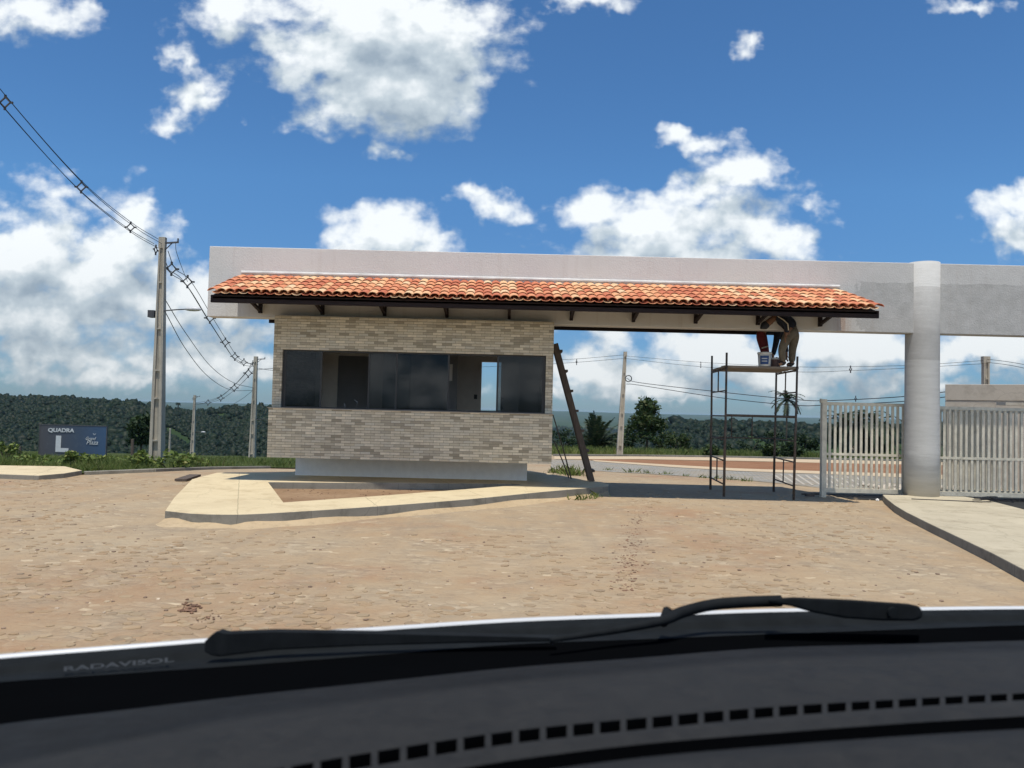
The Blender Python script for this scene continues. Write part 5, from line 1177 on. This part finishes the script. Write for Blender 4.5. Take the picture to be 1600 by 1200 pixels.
# bonnet: falls away in front of the cowl
mb = MB(); rows = [mul(hood, -.003, -.004), mul(hood, -.0015, -.0015), hood, mul(hood, .02, -.003), mul(hood, .10, -.034), mul(hood, .3, -.12), mul(hood, .55, -.25), mul(hood, .72, -.40), mul(hood, .78, -.62), mul(hood, .76, -.85)]
mb.grid(rows); mb.build('bonnet', M_HOOD, car, smooth=True)
mb = MB(); mb.grid([mul(hood, -.003, -.0035), [a.lerp(b_, .35) + Vector((0, 0, -.004)) for a, b_ in zip(hood, cowl_b)], [a.lerp(b_, .38) + Vector((0, 0, -.012)) for a, b_ in zip(hood, cowl_b)], [a.lerp(b_, .7) + Vector((0, 0, -.006)) for a, b_ in zip(hood, cowl_b)], cowl_b]); mb.build('cowl', M_COWL, car, smooth=True)
mb = MB(); mb.grid([mul(cowl_b, .004, -.001), [a.lerp(b_, .5) + Vector((0, 0, -.012)) for a, b_ in zip(cowl_b, dash_e)], mul(dash_e, .01, -.03)]); mb.build('windscreen_seal', M_BLACK, car, smooth=True)
mb = MB()
mid1 = [a.lerp(b_, .25) + Vector((0, 0, .004)) for a, b_ in zip(dash_e, crest)]; mid2 = [a.lerp(b_, .85) + Vector((0, 0, .003)) for a, b_ in zip(dash_e, crest)]; mid3 = [a.lerp(b_, .3) + Vector((0, 0, .005)) for a, b_ in zip(crest, vent_a)]; mid4 = [a.lerp(b_, .96) + Vector((0, 0, .0015)) for a, b_ in zip(crest, vent_a)]
mb.grid([mul(dash_e, .012, -.03), mul(dash_e, .004, -.006), dash_e, mid1, mid2, crest, mid3, mid4, vent_a])
rdg = [a.lerp(b_, .5) + Vector((0, 0, .002)) for a, b_ in zip(vent_b, ridge)]
mb.grid([vent_b, rdg, ridge])
mb.grid([mul(grv, .004, -.012), grv, mul(grv, -.03, .002), mul(grv, -.10, -.004), mul(grv, -.2, -.05), mul(grv, -.25, -.3)])
dash = mb.build('dashboard', M_DASH, car, smooth=True)
mb = MB(); mb.grid([ridge, mul(ridge, -.003, -.012), [a.lerp(b_, .5) + Vector((0, 0, -.035)) for a, b_ in zip(ridge, grv)], mul(grv, .004, -.012)]); gvo = mb.build('groove', M_BLACK, smooth=True); kid(gvo, dash); gvo.matrix_parent_inverse = Matrix()  # groove walls coloured black: the recess shade is put into the colour
mb = MB(); mb.grid([vent_a, mul(vent_a, -.001, -.02), mul(vent_b, .001, -.02), vent_b]); gvo = mb.build('vent_slot', M_BLACK); gvo.parent = dash
fin = MB(); nV = len(vent_a)
fpx = [450]
while fpx[-1] < 1790: fpx.append(fpx[-1] + 45 - 11*max(0, (fpx[-1]-600)/1000))
for k, x in enumerate(fpx):
    f = np.interp(x, PXS, np.arange(len(PXS)))*4; i = min(int(f), nV-2); fr = f-i
    a, b_ = vent_a[i].lerp(vent_a[i+1], fr), vent_b[i].lerp(vent_b[i+1], fr); sh = Vector((.0028, 0, 0)); dn = Vector((0, 0, -.012))
    fin.add([a-sh, a+sh, b_+sh, b_-sh, a-sh+dn, a+sh+dn, b_+sh+dn, b_-sh+dn], [(0,1,2,3),(0,4,5,1),(1,5,6,2),(2,6,7,3),(3,7,4,0)])
gvo = fin.build('vent_fin', M_DASH); gvo.parent = dash
# wipers
def wp(px, py, drop): d = ray(px, py); k = -drop/d.z; return Vector((d.x*k, d.y*k, CAM_Z-drop))
def loft(name, stations, th, m):
    rows = [[], [], [], []]
    for px, yt, yb, drop in stations:
        c = wp(px, (yt+yb)/2, drop); hh = (yb-yt)/1200*c.y/2; 
        for r_, (dy, dz) in enumerate(((-th/2, hh), (th/2, hh), (th/2, -hh), (-th/2, -hh))): rows[r_].append(c + Vector((0, dy, dz)))
    mb = MB(); mb.grid(rows + [rows[0]]); n = len(stations); mb.f += [(0, n, 2*n, 3*n), (n-1, 4*n-1, 3*n-1, 2*n-1)]; mb.mi += [0, 0]
    return mb.build(name, m, car, bevel=.003)
loft('wiper', [(324, 999, 1016, .352), (334, 989, 1021, .350), (345, 985, 1023, .350), (356, 988, 1022, .350), (430, 985, 1013, .350), (560, 987, 1007, .351), (700, 990, 1003, .352), (870, 994, 1000, .354)], .02, M_WIPER)
w2_ = MB(); w2_.tube(catmull([wp(860, 1000, .345), wp(960, 985, .343), wp(1035, 970, .335), wp(1065, 957, .33), wp(1110, 945.5, .325), wp(1160, 941, .32), wp(1220, 939, .318)], 5), [.004+.006*min(1, k/15) for k in range(31)], 8)
w2_.tube([wp(1036, 973, .34), wp(1044, 958, .333), wp(1052, 962, .333)], [.008, .012, .009], 8); w2_.build('wiper', M_WIPER, car, smooth=True)
oc = [(1200, 935), (1240, 933), (1330, 937), (1418, 943), (1436, 947), (1442, 956), (1440, 966), (1428, 970), (1380, 970), (1320, 966), (1270, 957), (1235, 947), (1200, 942)]
hb = MB(); n = len(oc); vs = [at(x, y, Y) for Y in (1.27, 1.325) for x, y in oc]; hb.add(vs, [tuple(range(n)), tuple(range(2*n-1, n-1, -1))] + [(i, n+i, n+(i+1) % n, (i+1) % n) for i in range(n)])
hb.build('wiper_pivot_cap', M_WIPER, car, bevel=.006)
hb = MB(); c_ = at(1395, 957, 1.268); hb.tube([c_ + Vector((0, .004, 0)), c_ - Vector((0, .004, 0))], .009, 12); hb.build('wiper_bolt', M_COWL, car)
# faint grey letters lying just above the cowl
cu_ = bpy.data.curves.new('cowl_lettering', 'FONT'); cu_.body = 'RADAVISOL'; cu_.size = 1; cu_.offset = .02; cu_.extrude = 0; o_ = bpy.data.objects.new('tmp', cu_); COL.objects.link(o_); me = bpy.data.meshes.new_from_object(o_.evaluated_get(bpy.context.evaluated_depsgraph_get())); bpy.data.objects.remove(o_)
xs = [v.co.x for v in me.vertices]; ys = [v.co.y for v in me.vertices]
for v in me.vertices:
    u = (v.co.x-min(xs))/(max(xs)-min(xs)); vv = (v.co.y-min(ys))/(max(ys)-min(ys)); px = 100+172*u; py = 1049-15*u - 7.5*vv; v.co = wp(px, py, .366)
me.materials.append(simple('faint_grey_letter', (.032, .035, .037), .7)); o_ = bpy.data.objects.new('cowl_lettering', me); COL.objects.link(o_); kid(o_, car)

# ================================================================== haze
hz_t = NT('haze_air'); hz_t.t.nodes.remove(hz_t.b)
pv = hz_t.n('ShaderNodeVolumePrincipled'); pv.inputs['Color'].default_value = (.58, .80, .97, 1); pv.inputs['Density'].default_value = .5e-4; pv.inputs['Anisotropy'].default_value = .0
hz_t.t.links.new(pv.outputs[0], hz_t.out.inputs['Volume'])
mb = MB(); mb.box((-12000, -12000, -90), (12000, 12000, 14)); hzo = tag(mb.build('haze', hz_t.m), 'thin pale blue air over the valley', 'haze', kind='stuff')
